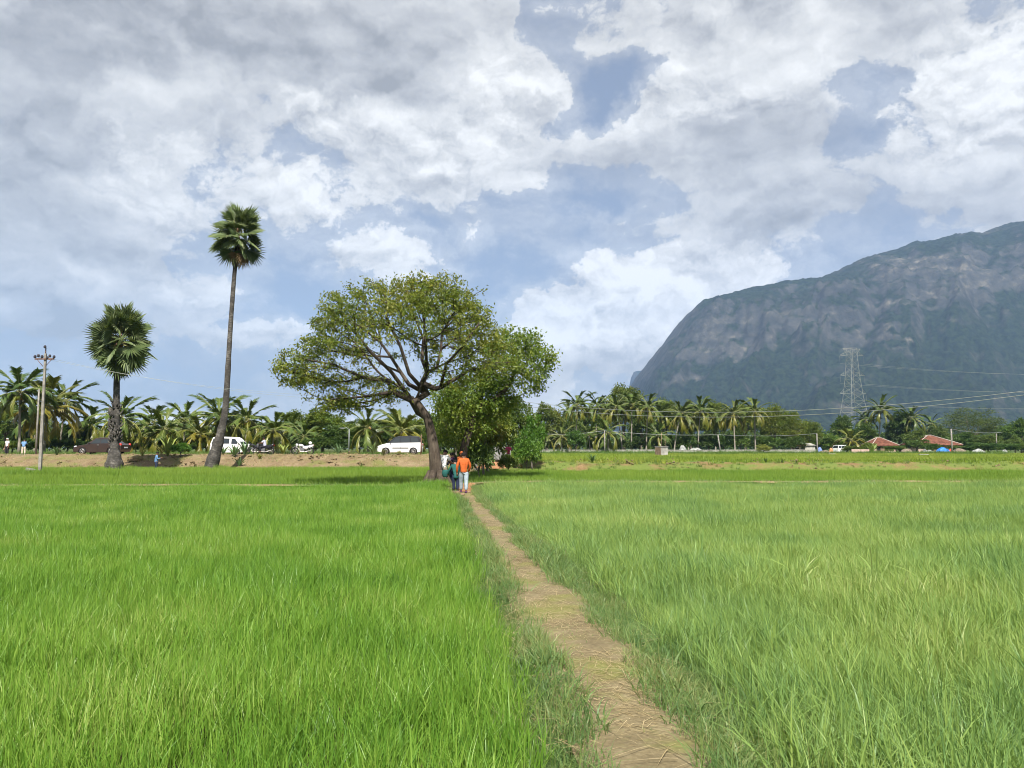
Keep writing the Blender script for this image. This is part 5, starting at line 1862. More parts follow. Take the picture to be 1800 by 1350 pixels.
def car(label, loc, yaw, L, prof, house, windows, wheels, paint, roofmat, half=.80, roofhalf=.60, belt=.95, top=1.5, trim=None, extras=(), lights=None, group=None, glass_all=True):
    """nose at local -X; prof: lower body outline from nose bottom, over the top, to the tail bottom; windows: outlines on the side"""
    t = thing('car', label, 'car', loc, yaw, group)
    wr = wheels[2]
    (fx, rx) = wheels[:2]
    zb = .20
    pts = list(prof)
    pts += [(rx + wr * 1.16, zb)] + arch(rx, -wr * 1.16, wr * .95)[0:0]
    ring = list(prof)
    ring.append((rx + wr * 1.14, zb))
    ring += [(rx + wr * 1.14 * math.cos(a), wr * .92 + wr * 1.14 * math.sin(a)) for a in np.linspace(.0, math.pi, 9)]
    ring += [(rx - wr * 1.14, zb), (fx + wr * 1.14, zb)]
    ring += [(fx + wr * 1.14 * math.cos(a), wr * .92 + wr * 1.14 * math.sin(a)) for a in np.linspace(0, math.pi, 9)]
    ring += [(fx - wr * 1.14, zb)]
    R2 = np.array(ring)
    c = R2.mean(0)

    def lay(y, shrink):
        Q = R2.copy()
        d = Q - c
        Q = c + d * (1 - shrink / np.maximum(np.abs(d).max(0), .2))
        return np.column_stack((Q[:, 0], np.full(len(Q), y), Q[:, 1]))
    g = Geo()
    g.loft([lay(-half, .045), lay(-half + .02, .012), lay(-half + .09, 0), lay(half - .09, 0), lay(half - .02, .012), lay(half, .045)], 0, False)
    g.build('body', paint, t)

    def hw(z):
        return half - .02 - (half - roofhalf) * max(0, (z - belt) / (top - belt)) ** 1.15
    g = Geo()
    H2 = np.array(house)
    rings = []
    for s in (-1, 1):
        rings.append(np.array([(x, s * (hw(z) - .0), z) for x, z in house]))
    mid = [np.array([(x, s * (hw(z) - .10), z + (.025 if z > belt + .3 else 0)) for x, z in house]) for s in (-1, 1)]
    g.loft([rings[0], mid[0], mid[1], rings[1]], 0, False)
    g.build('roof', roofmat, t)
    for s in (-1, 1):
        for w in windows:
            g = Geo()
            n = len(w)
            Vv = [(x, s * (hw(z) + .004), z) for x, z in w] + [(x, s * (hw(z) - .03), z) for x, z in w]
            F = [tuple(range(n)), tuple(range(2 * n - 1, n - 1, -1))] + [(i, n + i, n + (i + 1) % n, (i + 1) % n) for i in range(n)]
            g.add(Vv, F)
            g.build('window', M['glass'], t)
    # front and rear screens: first and last slopes of the house outline
    for nm, (a, b) in {'windscreen': (0, 1), 'rear_screen': (-1, -2)}.items():
        (x0, z0), (x1, z1) = house[a], house[b]
        d = np.array([x1 - x0, z1 - z0])
        nrm = np.array([-d[1], d[0]]) / np.linalg.norm(d)
        if (nm == 'windscreen') == (nrm[0] > 0):
            nrm = -nrm
        q = []
        for f in (.06, .93):
            x, z = x0 + d[0] * f, z0 + d[1] * f
            for s in (-1, 1):
                q.append((x + nrm[0] * .008, s * (hw(z) - .09), z + nrm[1] * .008))
        g = Geo()
        g.add(q + [(x - nrm[0] * .03, y, z - nrm[1] * .03) for x, y, z in q], [(0, 1, 3, 2), (4, 6, 7, 5), (0, 4, 5, 1), (2, 3, 7, 6), (0, 2, 6, 4), (1, 5, 7, 3)])
        g.build(nm, M['glass'], t)
    for x in (fx, rx):
        for s in (-1, 1):
            wheel(t, x, s * (half - .09), wr)
    lz, tz = lights or (.68, .85)
    for s in (-1, 1):
        g = Geo()
        g.ball((prof[1][0] + .16, s * (half - .16), lz), (.17, .15, .085), 8, 6)
        g.build('headlight', M['lamp_c'], t)
        g = Geo()
        g.ball((L - .10, s * (half - .10), tz), (.12, .11, .14), 8, 6)
        g.build('tail_light', M['lamp_r'], t)
        g = Geo()
        g.ball((house[0][0] + .28, s * (half + .08), belt + .06), (.06, .10, .07), 8, 6)
        g.build('mirror', M['black_paint'] if roofmat is not M['white_paint'] else M['white_paint'], t)
    for i in range(2):
        for s in (-1, 1):
            g = Geo()
            g.box((windows[min(i, len(windows) - 1)][-1][0] - .12, s * (half + .012), belt - .12), (.16, .03, .03))
            g.build('door_handle', paint if paint is not M['brown_paint'] else M['rim'], t)
    for s in (-1, 1):
        for xg in (fx + wr * 1.5, (fx + rx) / 2 + .08):
            g = Geo()
            g.box((xg, s * (half + .001), .60), (.012, .006, .58))
            g.build('door_gap', M['black_paint'], t)
    if trim:
        for s in (-1, 1):
            g = Geo()
            g.box(((trim[0] + trim[1]) / 2, s * (half + .014), trim[2]), (trim[1] - trim[0], .03, .06))
            g.build('side_trim', M['black_paint'], t)
    g = Geo()
    g.box((.0, 0, .40), (.08, half * 1.5, .14))
    g.build('bumper', M['grey_plastic'], t)
    g = Geo()
    g.box((L + .005, 0, .62), (.02, .5, .11))
    g.build('number_plate', M['lamp_c'], t)
    return t


def place_car(px_nose, Y, L, yaw):
    """location of the nose at photograph column px_nose"""
    p = put(px_nose, Y)
    return p


MPV = dict(L=3.75, prof=[(.02, .28), (0, .50), (.06, .68), (.22, .82), (.62, .93), (.95, 1.0), (3.66, 1.04), (3.74, .90), (3.75, .50), (3.70, .26)],
           house=[(.80, .97), (1.42, 1.42), (1.75, 1.54), (2.7, 1.58), (3.45, 1.52), (3.70, 1.02)],
           windows=[[(1.08, 1.02), (1.50, 1.40), (1.86, 1.47), (1.86, 1.03)], [(1.93, 1.03), (1.93, 1.47), (2.66, 1.50), (2.72, 1.05)], [(2.80, 1.05), (2.75, 1.50), (3.30, 1.46), (3.46, 1.07)]],
           wheels=(.68, 3.02, .31), half=.82, roofhalf=.62, belt=.98, top=1.56)
car('white people carrier with black roof and dark side strip parked right of the palms', place_car(665, 67.0, 3.75, 0), rad(3), paint=M['white_paint'], roofmat=M['black_paint'], trim=(1.25, 2.6, .58), **MPV)
SEDAN = dict(L=4.15, prof=[(.03, .26), (0, .48), (.06, .62), (.35, .76), (1.05, .88), (1.4, .93), (3.30, .97), (3.98, .95), (4.13, .82), (4.15, .45), (4.08, .26)],
             house=[(1.12, .90), (1.75, 1.36), (2.15, 1.44), (2.75, 1.42), (3.2, 1.28), (3.62, .96)],
             windows=[[(1.45, .95), (1.85, 1.30), (2.28, 1.36), (2.28, .96)], [(2.35, .96), (2.35, 1.36), (2.75, 1.34), (3.15, 1.22), (3.30, .99)]],
             wheels=(.80, 3.28, .32), half=.83, roofhalf=.58, belt=.95, top=1.43)
car('dark brown saloon car parked behind the foot of the short palmyra', place_car(138, 67.5, 4.1, 0), rad(-3), paint=M['brown_paint'], roofmat=M['brown_paint'], **SEDAN)
VAN = dict(L=3.25, prof=[(.02, .28), (0, .55), (.02, .80), (.16, .93), (.30, .97), (3.20, 1.0), (3.24, .8), (3.25, .45), (3.22, .26)],
           house=[(.26, .95), (.72, 1.48), (.95, 1.60), (2.0, 1.64), (3.0, 1.60), (3.2, .99)],
           windows=[[(.52, 1.0), (.86, 1.44), (1.22, 1.50), (1.22, 1.0)], [(1.42, 1.02), (1.42, 1.50), (2.22, 1.52), (2.22, 1.02)], [(2.32, 1.02), (2.32, 1.52), (2.95, 1.50), (3.08, 1.02)]],
           wheels=(.62, 2.62, .29), half=.74, roofhalf=.62, belt=.98, top=1.62)
car('white minivan facing right behind the curved foot of the tall palmyra', place_car(434, 67.6, 3.3, 0), rad(180 - 4), paint=M['white_paint'], roofmat=M['white_paint'], **VAN).scale = (.92, .92, .92)
HATCH = dict(L=3.5, prof=[(.02, .26), (0, .50), (.08, .66), (.75, .84), (1.0, .88), (3.40, .95), (3.49, .8), (3.5, .45), (3.46, .26)],
             house=[(.85, .86), (1.40, 1.32), (1.7, 1.40), (2.5, 1.42), (3.1, 1.34), (3.42, .94)],
             windows=[[(1.18, .92), (1.52, 1.28), (1.90, 1.33), (1.90, .93)], [(1.98, .93), (1.98, 1.33), (2.6, 1.34), (2.75, .95)], [(2.84, .95), (2.72, 1.33), (3.0, 1.28), (3.18, .97)]],
             wheels=(.66, 2.86, .29), half=.78, roofhalf=.58, belt=.92, top=1.41)
car('small white hatchback standing before the shed with the red awning', put(1394, 158), rad(14), paint=M['white_paint'], roofmat=M['white_paint'], group='cars by the houses on the right', **HATCH)
car('white minivan parked alone by the houses left of the pink wall', put(1488, 160), rad(180 + 28), paint=M['white_paint'], roofmat=M['white_paint'], group='cars by the houses on the right', **VAN)


def motorcycle(label, loc, yaw, panel, body, group='motorcycles parked on the road'):
    """front wheel at local -X"""
    t = thing('motorcycle', label, 'motorcycle', loc, yaw, group)
    for x, nm in ((-.64, 'front'), (.64, 'rear')):
        g = Geo()
        n = 22
        a = np.arange(n) * 2 * math.pi / n
        rings = [np.array([((.27 + .045 * math.cos(b)) * math.cos(q), .045 * math.sin(b), (.27 + .045 * math.cos(b)) * math.sin(q)) for b in np.arange(8) * math.pi / 4]) for q in a]
        rings.append(rings[0])
        g.loft(rings, 0, True, True, False)
        w = g.build('wheel', M['tyre'], t)
        w.location = (x, 0, .315)
        g = Geo()
        g.lathe([(.05, -.05), (.06, 0), (.05, .05)], 10, 0, 'y')
        for k in range(8):
            q = k * math.pi / 4
            g.tube([(0, 0, 0), (.245 * math.cos(q), 0, .245 * math.sin(q))], .010, 4)
        g.build('rim', M['rim'], w)
        g = Geo()
        rg = []
        for q in np.linspace(.25, 2.3, 8):
            q2 = q if x < 0 else math.pi - q
            rg.append(np.array([(x + .35 * math.cos(q2), s * .07, .315 + .35 * math.sin(q2) + d) for s, d in ((-1, 0), (1, 0), (1, .012), (-1, .012))]))
        g.loft(rg)
        g.build('mudguard', M[panel], t)
    for s in (-1, 1):
        g = Geo()
        g.tube([(-.64, s * .09, .315), (-.42, s * .09, .86)], .024, 6)
        g.build('fork', M['rim'], t)
        g = Geo()
        g.tube([(.64, s * .12, .32), (.46, s * .15, .68)], .03, 6)
        g.build('shock_absorber', M['black_paint'], t)
        g = Geo()
        g.tube([(-.40, s * .14, .97), (-.42, s * .20, 1.10)], .008, 5)
        g.ball((-.42, s * .22, 1.14), (.02, .07, .045), 8, 5)
        g.build('mirror', M['black_paint'], t)
    g = Geo()
    g.tube([(-.22, -.36, .96), (-.36, -.22, .98), (-.40, 0, .93), (-.36, .22, .98), (-.22, .36, .96)], .018, 6)
    g.build('handlebar', M['black_paint'], t)
    g = Geo()
    g.ball((-.50, 0, .84), (.10, .11, .11), 10, 7)
    g.build('headlight', M['lamp_c'], t)
    g = Geo()
    g.loft([np.array([(x, math.cos(a) * w, z + math.sin(a) * h) for a in np.linspace(0, 6.283, 11)[:-1]]) for x, w, z, h in ((-.36, .06, .80, .06), (-.28, .13, .80, .11), (-.10, .15, .79, .12), (.06, .10, .74, .08), (.10, .05, .72, .04))])
    g.build('fuel_tank', M[body], t)
    g = Geo()
    g.loft([np.array([(x, math.cos(a) * w, z + math.sin(a) * .045) for a in np.linspace(0, 6.283, 9)[:-1]]) for x, w, z in ((.04, .09, .76), (.2, .13, .76), (.5, .13, .79), (.78, .09, .84), (.86, .04, .85))])
    g.build('seat', M['black_paint'], t)
    g = Geo()
    g.box((-.02, 0, .42), (.34, .24, .30))
    g.tube([(-.10, 0, .5), (-.26, 0, .66)], .075, 10)
    for z in (.50, .55, .60):
        g.box((-.20, 0, z), (.16, .22, .015))
    g.build('engine', M['grey_plastic'], t)
    g = Geo()
    g.tube([(-.24, -.10, .5), (-.18, -.16, .26), (.2, -.18, .26), (.72, -.18, .36)], [.022, .022, .035, .042], 7)
    g.build('exhaust', M['rim'], t)
    for s in (-1, 1):
        g = Geo()
        g.loft([np.array([(x, s * .10, z0), (x, s * (.13 + .02), (z0 + z1) / 2), (x, s * .10, z1)]) for x, z0, z1 in ((.02, .52, .72), (.3, .50, .75), (.62, .60, .82), (.9, .74, .86))], 0, True, False, False)
        g.loft([np.array([(x, s * .085, z0), (x, s * .10, (z0 + z1) / 2), (x, s * .085, z1)])[::-1] for x, z0, z1 in ((.02, .52, .72), (.3, .50, .75), (.62, .60, .82), (.9, .74, .86))], 0, True, False, False)
        g.build('side_panel', M[panel], t)
    g = Geo()
    g.tube([(-.42, 0, .84), (-.1, 0, .66), (.1, 0, .36), (-.2, 0, .28)], .03, 6)
    g.tube([(.1, 0, .40), (.64, 0, .32)], .03, 6)
    g.build('frame', M['black_paint'], t)
    g = Geo()
    g.ball((.90, 0, .80), (.05, .07, .05), 8, 5)
    g.build('tail_light', M['lamp_r'], t)
    return t


motorcycle('black motorcycle parked nearest the white minivan', put(447, 68.0), rad(12), 'black_paint', 'black_paint')
mb = put(463, 66.8)
motorcycle('black motorcycle carrying the seated person in a pale shirt', mb, rad(-4), 'black_paint', 'black_paint')
person((mb[0] + .12, mb[1], mb[2] - .10), 1.62, rad(90), 'person in a pale lavender shirt seated on a black motorcycle', 'lav', 'black', 'black', .14, .15,
       (((-.03, .12, -.12), (-.03, .25, -.14)), ((.03, .12, -.12), (.03, .25, -.14))), seat=True)
mw = put(532, 66.6)
motorcycle('motorcycle with white panels parked alone left of the dark bushes', mw, rad(3), 'white_paint', 'white_paint')
g = Geo()
g.ball((0, 0, .13), (.15, .13, .14), 14, 10)
h_ = g.build('helmet', M['white_paint'])
g = Geo()
g.ball((-.055, 0, .13), (.105, .115, .065), 12, 8)
g.build('visor', M['glass'], h_)
h_.location = (mw[0] + .62, mw[1], mw[2] + .85)
tag(h_, 'white helmet resting on the rear seat of the white panelled motorcycle', 'helmet')


# ------------------------------------------------------------------ poles and wires
def wire(a, b, sag, r, label, n=26, mat='wire'):
    s = np.linspace(0, 1, n)
    P = np.array(a)[None, :] * (1 - s)[:, None] + np.array(b)[None, :] * s[:, None]
    P[:, 2] -= sag * 4 * s * (1 - s)
    g = Geo()
    g.tube(P - P[0], r, 4)
    o = g.build('power_line', M[mat])
    o.location = tuple(P[0])
    return tag(o, label, 'wire')


PY_ = 51.0
pb_ = at(70, 833, PY_)
pz = float(gz(pb_[0], PY_))
pt = thing('electric_pole', 'grey concrete electric pole with dark insulators at the left of the rice', 'electric pole', (pb_[0], PY_, pz))
hp = at(70, 612, PY_)[2] - pz
g = Geo()
g.loft([np.array([(sx * w, sy * w * .8, z) for sx, sy in ((-1, -1), (1, -1), (1, 1), (-1, 1))]) for z, w in ((-.1, .095), (hp * .5, .08), (hp - .35, .062))], 0, False)
g.build('pole', M['concrete'], pt)
g = Geo()
g.tube([(0, 0, hp - .4), (.0, 0, hp)], .035, 6)
g.build('top_pin', M['iron'], pt)
g = Geo()
g.box((0, -.1, hp - .72), (1.25, .07, .09))
g.build('cross_arm', M['iron'], pt)
for s in (-1, 1):
    g = Geo()
    g.tube([(s * .5, -.1, hp - .72), (s * .08, -.1, hp - 1.2)], .022, 4)
    g.build('brace', M['iron'], pt)
ins = []
for x, z, s in ((0, hp + .02, 1), (-.62, hp - .62, 1), (-.40, hp - .56, 1.1), (.34, hp - .58, 1.1), (.62, hp - .64, 1), (-.16, hp - .62, 1), (.18, hp - .70, 1)):
    g = Geo()
    g.lathe([(.03, -.10), (.05, -.09), (.10, -.06), (.06, -.03), (.11, 0), (.06, .03), (.08, .06), (.03, .10)], 10)
    o = g.build('insulator', M['porcelain'], pt)
    o.location = (x, -.1, z + .06)
    ins.append((x, z))
g = Geo()
g.box((0, 0, 0), (.55, .3, .16), 0, .3)
o = g.build('concrete_slab', M['concrete'])
o.location = (pb_[0] - .35, PY_ - .4, pz + .38)
o.rotation_euler = (0, rad(12), 0)
tag(o, 'pale broken slab lying at the foot of the electric pole', 'slab')

B_ = at(838, 694, 58.0)
bz = float(gz(B_[0], 58))
pt2 = thing('electric_pole', 'second electric pole mostly hidden in the thicket behind the spreading tree', 'electric pole', (B_[0], 58, bz))
g = Geo()
h2 = B_[2] - bz
g.loft([np.array([(sx * w, sy * w * .8, z) for sx, sy in ((-1, -1), (1, -1), (1, 1), (-1, 1))]) for z, w in ((-.1, .13), (h2 + .3, .09))], 0, False)
g.build('pole', M['concrete'], pt2)
g = Geo()
g.box((0, -.1, h2 - .05), (1.2, .07, .09))
g.build('cross_arm', M['iron'], pt2)
Cw = at(2080, 646, 37.0)
for i, (dx, dz, nm) in enumerate(((-.5, 0, 'upper'), (.5, -.32, 'lower'))):
    a = (pb_[0] + dx * .8, PY_ - .1, pz + hp - .62 + dz * .2)
    m_ = (B_[0] + dx * .6, 58, B_[2] + (.02 if i == 0 else -.36))
    wire(a, m_, 1.05, .007, '%s bare wire sagging from the left electric pole towards the spreading tree' % nm)
    wire(m_, (Cw[0], Cw[1] + dx, Cw[2] + dz * .5), 1.7, .014, '%s of the two pale wires crossing in front of the coconut grove and mountain' % nm)


def post(name, px, top, base, Y, r, mat, label, lean=0.0, cat='post', lamp=False):
    p = put(px, Y)
    h = at(px, top, Y)[2] - p[2]
    t = thing(name, label, cat, p)
    g = Geo()
    g.tube([(0, 0, -.05), (lean * h * .5, 0, h * .5), (lean * h, 0, h)], [r, r * .9, r * .8], 8)
    g.build('shaft', mat, t)
    if lamp:
        g = Geo()
        g.tube([(0, 0, h - .05), (-.25, 0, h + .12), (-.45, 0, h + .08)], .03, 6)
        g.build('bracket', mat, t)
        g = Geo()
        g.loft([np.array([(-.45 + x, math.cos(a) * w, h + .06 + math.sin(a) * .05) for a in np.linspace(0, 6.283, 9)[:-1]]) for x, w in ((.05, .03), (-.05, .09), (-.3, .10), (-.4, .04))])
        g.build('lamp_head', M['steel'], t)
    return t, np.array([p[0] + lean * h, Y, p[2] + h])


post('utility_pole', 63, 684, 800, 70, .085, M['concrete'], 'thin grey pole standing behind the electric pole with insulators', 0, 'pole')
post('lamp_post', 613, 754, 797, 72, .055, M['steel'], 'slim lamp post left of the white people carrier', 0, 'lamp post', True)
post('wooden_post', 740, 764, 802, 65.6, .06, M['iron'], 'thin rusty post at the tail of the white people carrier', .01)
_, w1 = post('wooden_post', 1063, 757, 796, 141, .12, M['concrete'], 'pale thin post at the low wall below the second grove palm')
_, w2 = post('wooden_post', 1267, 764, 796, 141, .13, M['concrete'], 'pale post leaning left at the low wall', -.13)
_, w3 = post('wooden_post', 1437, 762, 796, 150, .13, M['concrete'], 'pale thin post just right of the shed')
_, w4 = post('wooden_post', 1674, 754, 800, 150, .17, M['concrete'], 'thick pale pole in front of the right cottage', 0, 'pole')
_, w0 = post('wooden_post', 945, 762, 796, 141, .11, M['concrete'], 'pale thin post at the left end of the low wall')
post('wooden_post', 1753, 762, 798, 165, .10, M['concrete'], 'thin grey post among the bushes right of the cottages')
for a, b, l in ((w0, w1, 'thin wire strung along the left half of the low wall'), (w1, w2, 'thin wire strung along the middle of the low wall'), (w2, w3, 'thin wire strung from the leaning post to the shed'), (w4, at(1760, 760, 165), 'thin wire running right from the thick pale pole')):
    wire(a, b, .35, .03, l)

# the pylon
PYL = 311.0
pp = at(1503, 790, PYL)
pp[2] = 0.4
ztop = at(1503, 612, PYL)[2] - pp[2]
kz = lambda y: at(1503, y, PYL)[2] - pp[2]
py = thing('pylon', 'grey lattice transmission tower with three pairs of arms before the mountain', 'pylon', pp, rad(14))
WID = [(0, 4.9), (kz(745), 4.1), (kz(700), 2.7), (kz(660), 1.85), (kz(640), 1.6), (kz(612), 1.35)]
wd = lambda z: float(np.interp(z, [a for a, _ in WID], [b for _, b in WID]))
cs = [(-1, -1), (1, -1), (1, 1), (-1, 1)]
for sx, sy in cs:
    g = Geo()
    g.tube([(sx * wd(z), sy * wd(z), z) for z in (0, kz(745), kz(700), kz(660), kz(640), kz(612))], .11, 4, 0, False)
    g.build('leg', M['steel'], py)
lv = [0, 6.5, 12, 16.5, 20, 23, 25.8, 28.6, 31.2, 33.8, 36.2, 38.6, ztop]
for a, b in zip(lv[:-1], lv[1:]):
    for i in range(4):
        (x0, y0), (x1, y1) = cs[i], cs[(i + 1) % 4]
        g = Geo()
        wa, wb = wd(a), wd(b)
        g.tube([(x0 * wa, y0 * wa, a), (x1 * wb, y1 * wb, b)], .05, 3, 0, False)
        g.tube([(x1 * wa, y1 * wa, a), (x0 * wb, y0 * wb, b)], .05, 3, 0, False)
        g.tube([(x0 * wb, y0 * wb, b), (x1 * wb, y1 * wb, b)], .04, 3, 0, False)
        g.build('brace', M['steel'], py)
tips = []
for yy, span in ((625, 5.5), (660, 5.6), (692, 6.0), (614, 4.0)):
    z = kz(yy)
    for s in (-1, 1):
        g = Geo()
        w = wd(z)
        tip = (s * (span), 0, z + (.25 if yy == 614 else 0))
        for sy in (-1, 1):
            g.tube([(s * w, sy * w, z), tip], .08, 3, 0, False)
            if yy != 614:
                g.tube([(s * wd(z + 1.9), sy * wd(z + 1.9), z + 1.9), tip], .06, 3, 0, False)
                for f in (.33, .66):
                    q0 = np.array([s * w, sy * w, z]) * (1 - f) + np.array(tip) * f
                    q1 = np.array([s * w, sy * w, z + 1.9]) * (1 - f) + np.array(tip) * f
                    g.tube([q0, q1], .035, 3, 0, False)
            else:
                g.tube([(s * w, sy * w, z - 1.8), tip], .08, 3, 0, False)
        g.build('cross_arm', M['steel'], py)
        if yy != 614:
            g = Geo()
            for k in range(6):
                g.lathe([(.03, 0), (.11, .05), (.03, .16)], 6, 0, 'z', (tip[0], 0, z - .6 - k * .42))
            g.build('insulator', M['steel'], py)
            tips.append((s, yy, np.array([tip[0], 0, z - 3.3])))
ca, sa = math.cos(rad(14)), math.sin(rad(14))
for s, yy, tp in tips:
    w_ = np.array([tp[0] * ca, tp[0] * sa, tp[2]]) + pp
    hgt = {625: 'highest', 660: 'middle', 692: 'lowest'}[yy]
    wire(w_, w_ + np.array([190, 70, 4.0]), 3.0, .03, 'faint %s line running right from the %s side of the pylon' % (hgt, 'near' if s > 0 else 'far'), 16)


# ------------------------------------------------------------------ walls, houses and clutter on the right
def solid_wall(name, px0, px1, Y, h, thick, mat, label, cat='wall', cap=None, yj=0.0):
    a, b = put(px0, Y), put(px1, Y)
    L = b[0] - a[0]
    t = thing(name, label, cat, ((a[0] + b[0]) / 2, Y, min(a[2], b[2]) - .05))
    n = max(3, int(L / 6))
    g = Geo()
    xs_ = np.linspace(-L / 2, L / 2, n)
    r = np.random.default_rng(int(px0))
    top = [h + r.normal() * h * .03 for _ in xs_]
    g.loft([np.array([(x, -thick / 2, 0), (x, thick / 2, 0), (x, thick / 2, z), (x, -thick / 2, z)]) for x, z in zip(xs_, top)], 0, False)
    g.build('masonry', mat, t)
    if cap:
        g = Geo()
        g.loft([np.array([(x, -thick * .7, z + .003), (x, thick * .7, z + .003), (x, thick * .7, z + .08), (x, -thick * .7, z + .08)]) for x, z in zip(xs_, top)], 0, False)
        g.build('coping', cap, t)
    return t


solid_wall('low_wall', 946, 1432, 144, .72, .22, M['plaster'], 'long low pale wall in front of the coconut grove', 'wall', M['plaster'])
solid_wall('low_wall', 1497, 1528, 150, .85, .2, M['plaster_pink'], 'short pink wall in front of the left cottage', 'wall')
solid_wall('grey_wall', 866, 898, 60.5, 1.5, .2, M['plaster_grey'], 'small grey wall seen under the thicket beside the person in pink', 'wall')


def cottage(label, px0, px1, eave, ridge, Y, depth, wall, hip, group='tiled cottages among the trees'):
    a, b = put(px0, Y), put(px1, Y)
    L = b[0] - a[0]
    z0 = a[2]
    he = at(px0, eave, Y)[2] - z0
    hr = at(px0, ridge, Y)[2] - z0
    t = thing('cottage', label, 'house', ((a[0] + b[0]) / 2, Y + depth / 2, z0), 0, group)
    g = Geo()
    wl = L * .43
    g.loft([np.array([(-wl, -depth * .4, z), (wl, -depth * .4, z), (wl, depth * .4, z), (-wl, depth * .4, z)]) for z in (-.1, he)], 0, False)
    g.build('wall', wall, t)
    g = Geo()
    e = L / 2
    d = depth / 2
    rr = e * hip
    V = [(-e, -d, he - .1), (e, -d, he - .1), (e, d, he - .1), (-e, d, he - .1), (-rr, 0, hr), (rr * .4, 0, hr)]
    V += [(x * .98, y * .98, z - .16) for x, y, z in V]
    F = [(0, 1, 5, 4), (1, 2, 5), (2, 3, 4, 5), (3, 0, 4), (6, 10, 11, 7), (7, 11, 8), (8, 11, 10, 9), (9, 10, 6), (0, 6, 7, 1), (1, 7, 8, 2), (2, 8, 9, 3), (3, 9, 6, 0)]
    g.add(V, F)
    rf = g.build('roof', M['tiles'], t)
    for i, j in ((0, 4), (1, 5), (4, 5), (3, 4), (2, 5)):
        g = Geo()
        g.tube([np.array(V[i]) + (0, 0, .05), np.array(V[j]) + (0, 0, .05)], .11, 5)
        g.build('ridge_cap', M['ridge'], rf)
    # tile courses stand proud along the slope that faces the field
    g = Geo()
    for k in range(1, 12):
        f = k / 12.0
        p0 = np.array(V[0]) * (1 - f) + np.array(V[4]) * f
        p1 = np.array(V[1]) * (1 - f) + np.array(V[5]) * f
        g.tube([p0 + (0, -.01, .02), p1 + (0, -.01, .02)], .045, 4)
    tag(g.build('tile_course', M['tiles'], rf), kind='stuff')
    for x in (-.5, .15, .62):
        g = Geo()
        g.box((x * wl, -depth * .4 - .03, he * .55), (1.0, .1, 1.1))
        w = g.build('window', M['wood'], t)
        g = Geo()
        g.box((x * wl, -depth * .4 - .07, he * .55), (.8, .05, .9))
        g.build('pane', M['dark_in'], w)
    g = Geo()
    g.box((-.18 * wl, -depth * .4 - .03, he * .40), (1.0, .08, he * .8))
    g.build('door', M['wood'], t)
    return t


cottage('left cottage with a small tiled roof, white ridge and pink wall behind leafy bushes', 1533, 1582, 782, 769, 176, 6.0, M['plaster_pink'], .15)
cottage('right cottage with a broad terracotta hipped roof behind the thick pale pole', 1612, 1694, 781, 765, 180, 8.0, M['plaster_pink'], .12)


def heap(name, px, Y, w, h, mat, label, cat, seed, d=.8, lumps=.35, parts=()):
    p = put(px, Y)
    r = np.random.default_rng(seed)
    a = np.linspace(0, 2 * math.pi, 19)[:-1]
    rings = []
    for f in (0, .12, .3, .5, .7, .85, .97):
        q = 1 - f ** 2.0
        rings.append(np.array([(math.cos(x) * w * .5 * (q ** .6) * (1 + lumps * (float(vnoise(math.cos(x) * 2 + seed, math.sin(x) * 2, f * 3)) - .5)),
                                math.sin(x) * w * .5 * d * (q ** .6) * (1 + lumps * (float(vnoise(math.cos(x) * 2 + seed, math.sin(x) * 2, f * 3 + 7)) - .5)),
                                -.05 + h * f * (1 + lumps * .8 * (float(vnoise(math.cos(x) * 1.5 + seed, math.sin(x) * 1.5, 3.3)) - .5))) for x in a]))
    g = Geo()
    g.loft(rings, 0, False)
    o = g.build(name, mat)
    o.location = tuple(p)
    return tag(o, label, cat)


heap('tarpaulin_heap', 1658, 152, 2.7, 1.25, M['tarp_b'], 'heap under a bright blue tarpaulin left of the thick pale pole', 'tarpaulin', 1)
heap('cloth_heap', 1671, 153, .9, .95, M['tarp_r'], 'small red bundle between the blue tarpaulin and the pale pole', 'bundle', 2)
heap('rubbish_heap', 1688, 152, 2.9, 1.0, M['sack'], 'brown rubbish heap just right of the thick pale pole', 'rubbish heap', 3, lumps=.6)
heap('rubbish_heap', 1719, 152, 2.6, .9, M['sack_w'], 'pale grey rubbish heap furthest right of the blue tarpaulin', 'rubbish heap', 4, lumps=.7)
heap('rubbish_heap', 1632, 152, 2.3, .7, M['sack_w'], 'low pale heap left of the blue tarpaulin', 'rubbish heap', 5, lumps=.7)
heap('rubbish_heap', 1626, 154, 1.2, .9, M['grey_plastic'], 'small dark grey heap left of the blue tarpaulin', 'rubbish heap', 6, lumps=.6)
heap('rubbish_heap', 1594, 152, 2.4, .9, M['sack'], 'brown heap in front of the left cottage bushes', 'rubbish heap', 7, lumps=.7)
heap('cloth_heap', 1766, 153, 1.3, .8, M['sack_w'], 'pale bundle in the bushes near the right edge', 'bundle', 8, lumps=.6)
heap('rubbish_heap', 1450, 152, 2.2, .7, M['sack'], 'brown heap between the shed and the lone white minivan', 'rubbish heap', 9, lumps=.7)
heap('cloth_heap', 1461, 153, 1.0, 1.1, plain('orange_cloth', (.45, .22, .10), .8), 'orange brown bundle left of the lone white minivan', 'bundle', 10, lumps=.5)
heap('cloth_heap', 1441, 155, 1.1, 1.3, plain('blue_cloth', (.14, .2, .4), .8), 'blue grey bundle at the post right of the shed', 'bundle', 11, lumps=.5)
heap('rubble_heap', 1222, 146, 3.2, 1.1, M['sack_w'], 'pale rubble lying behind the low wall in the middle of the grove', 'rubble', 12, lumps=.8)
heap('rubble_heap', 1200, 146, 1.4, 1.6, M['sack_w'], 'upright pale block of rubble behind the low wall', 'rubble', 13, lumps=.5)
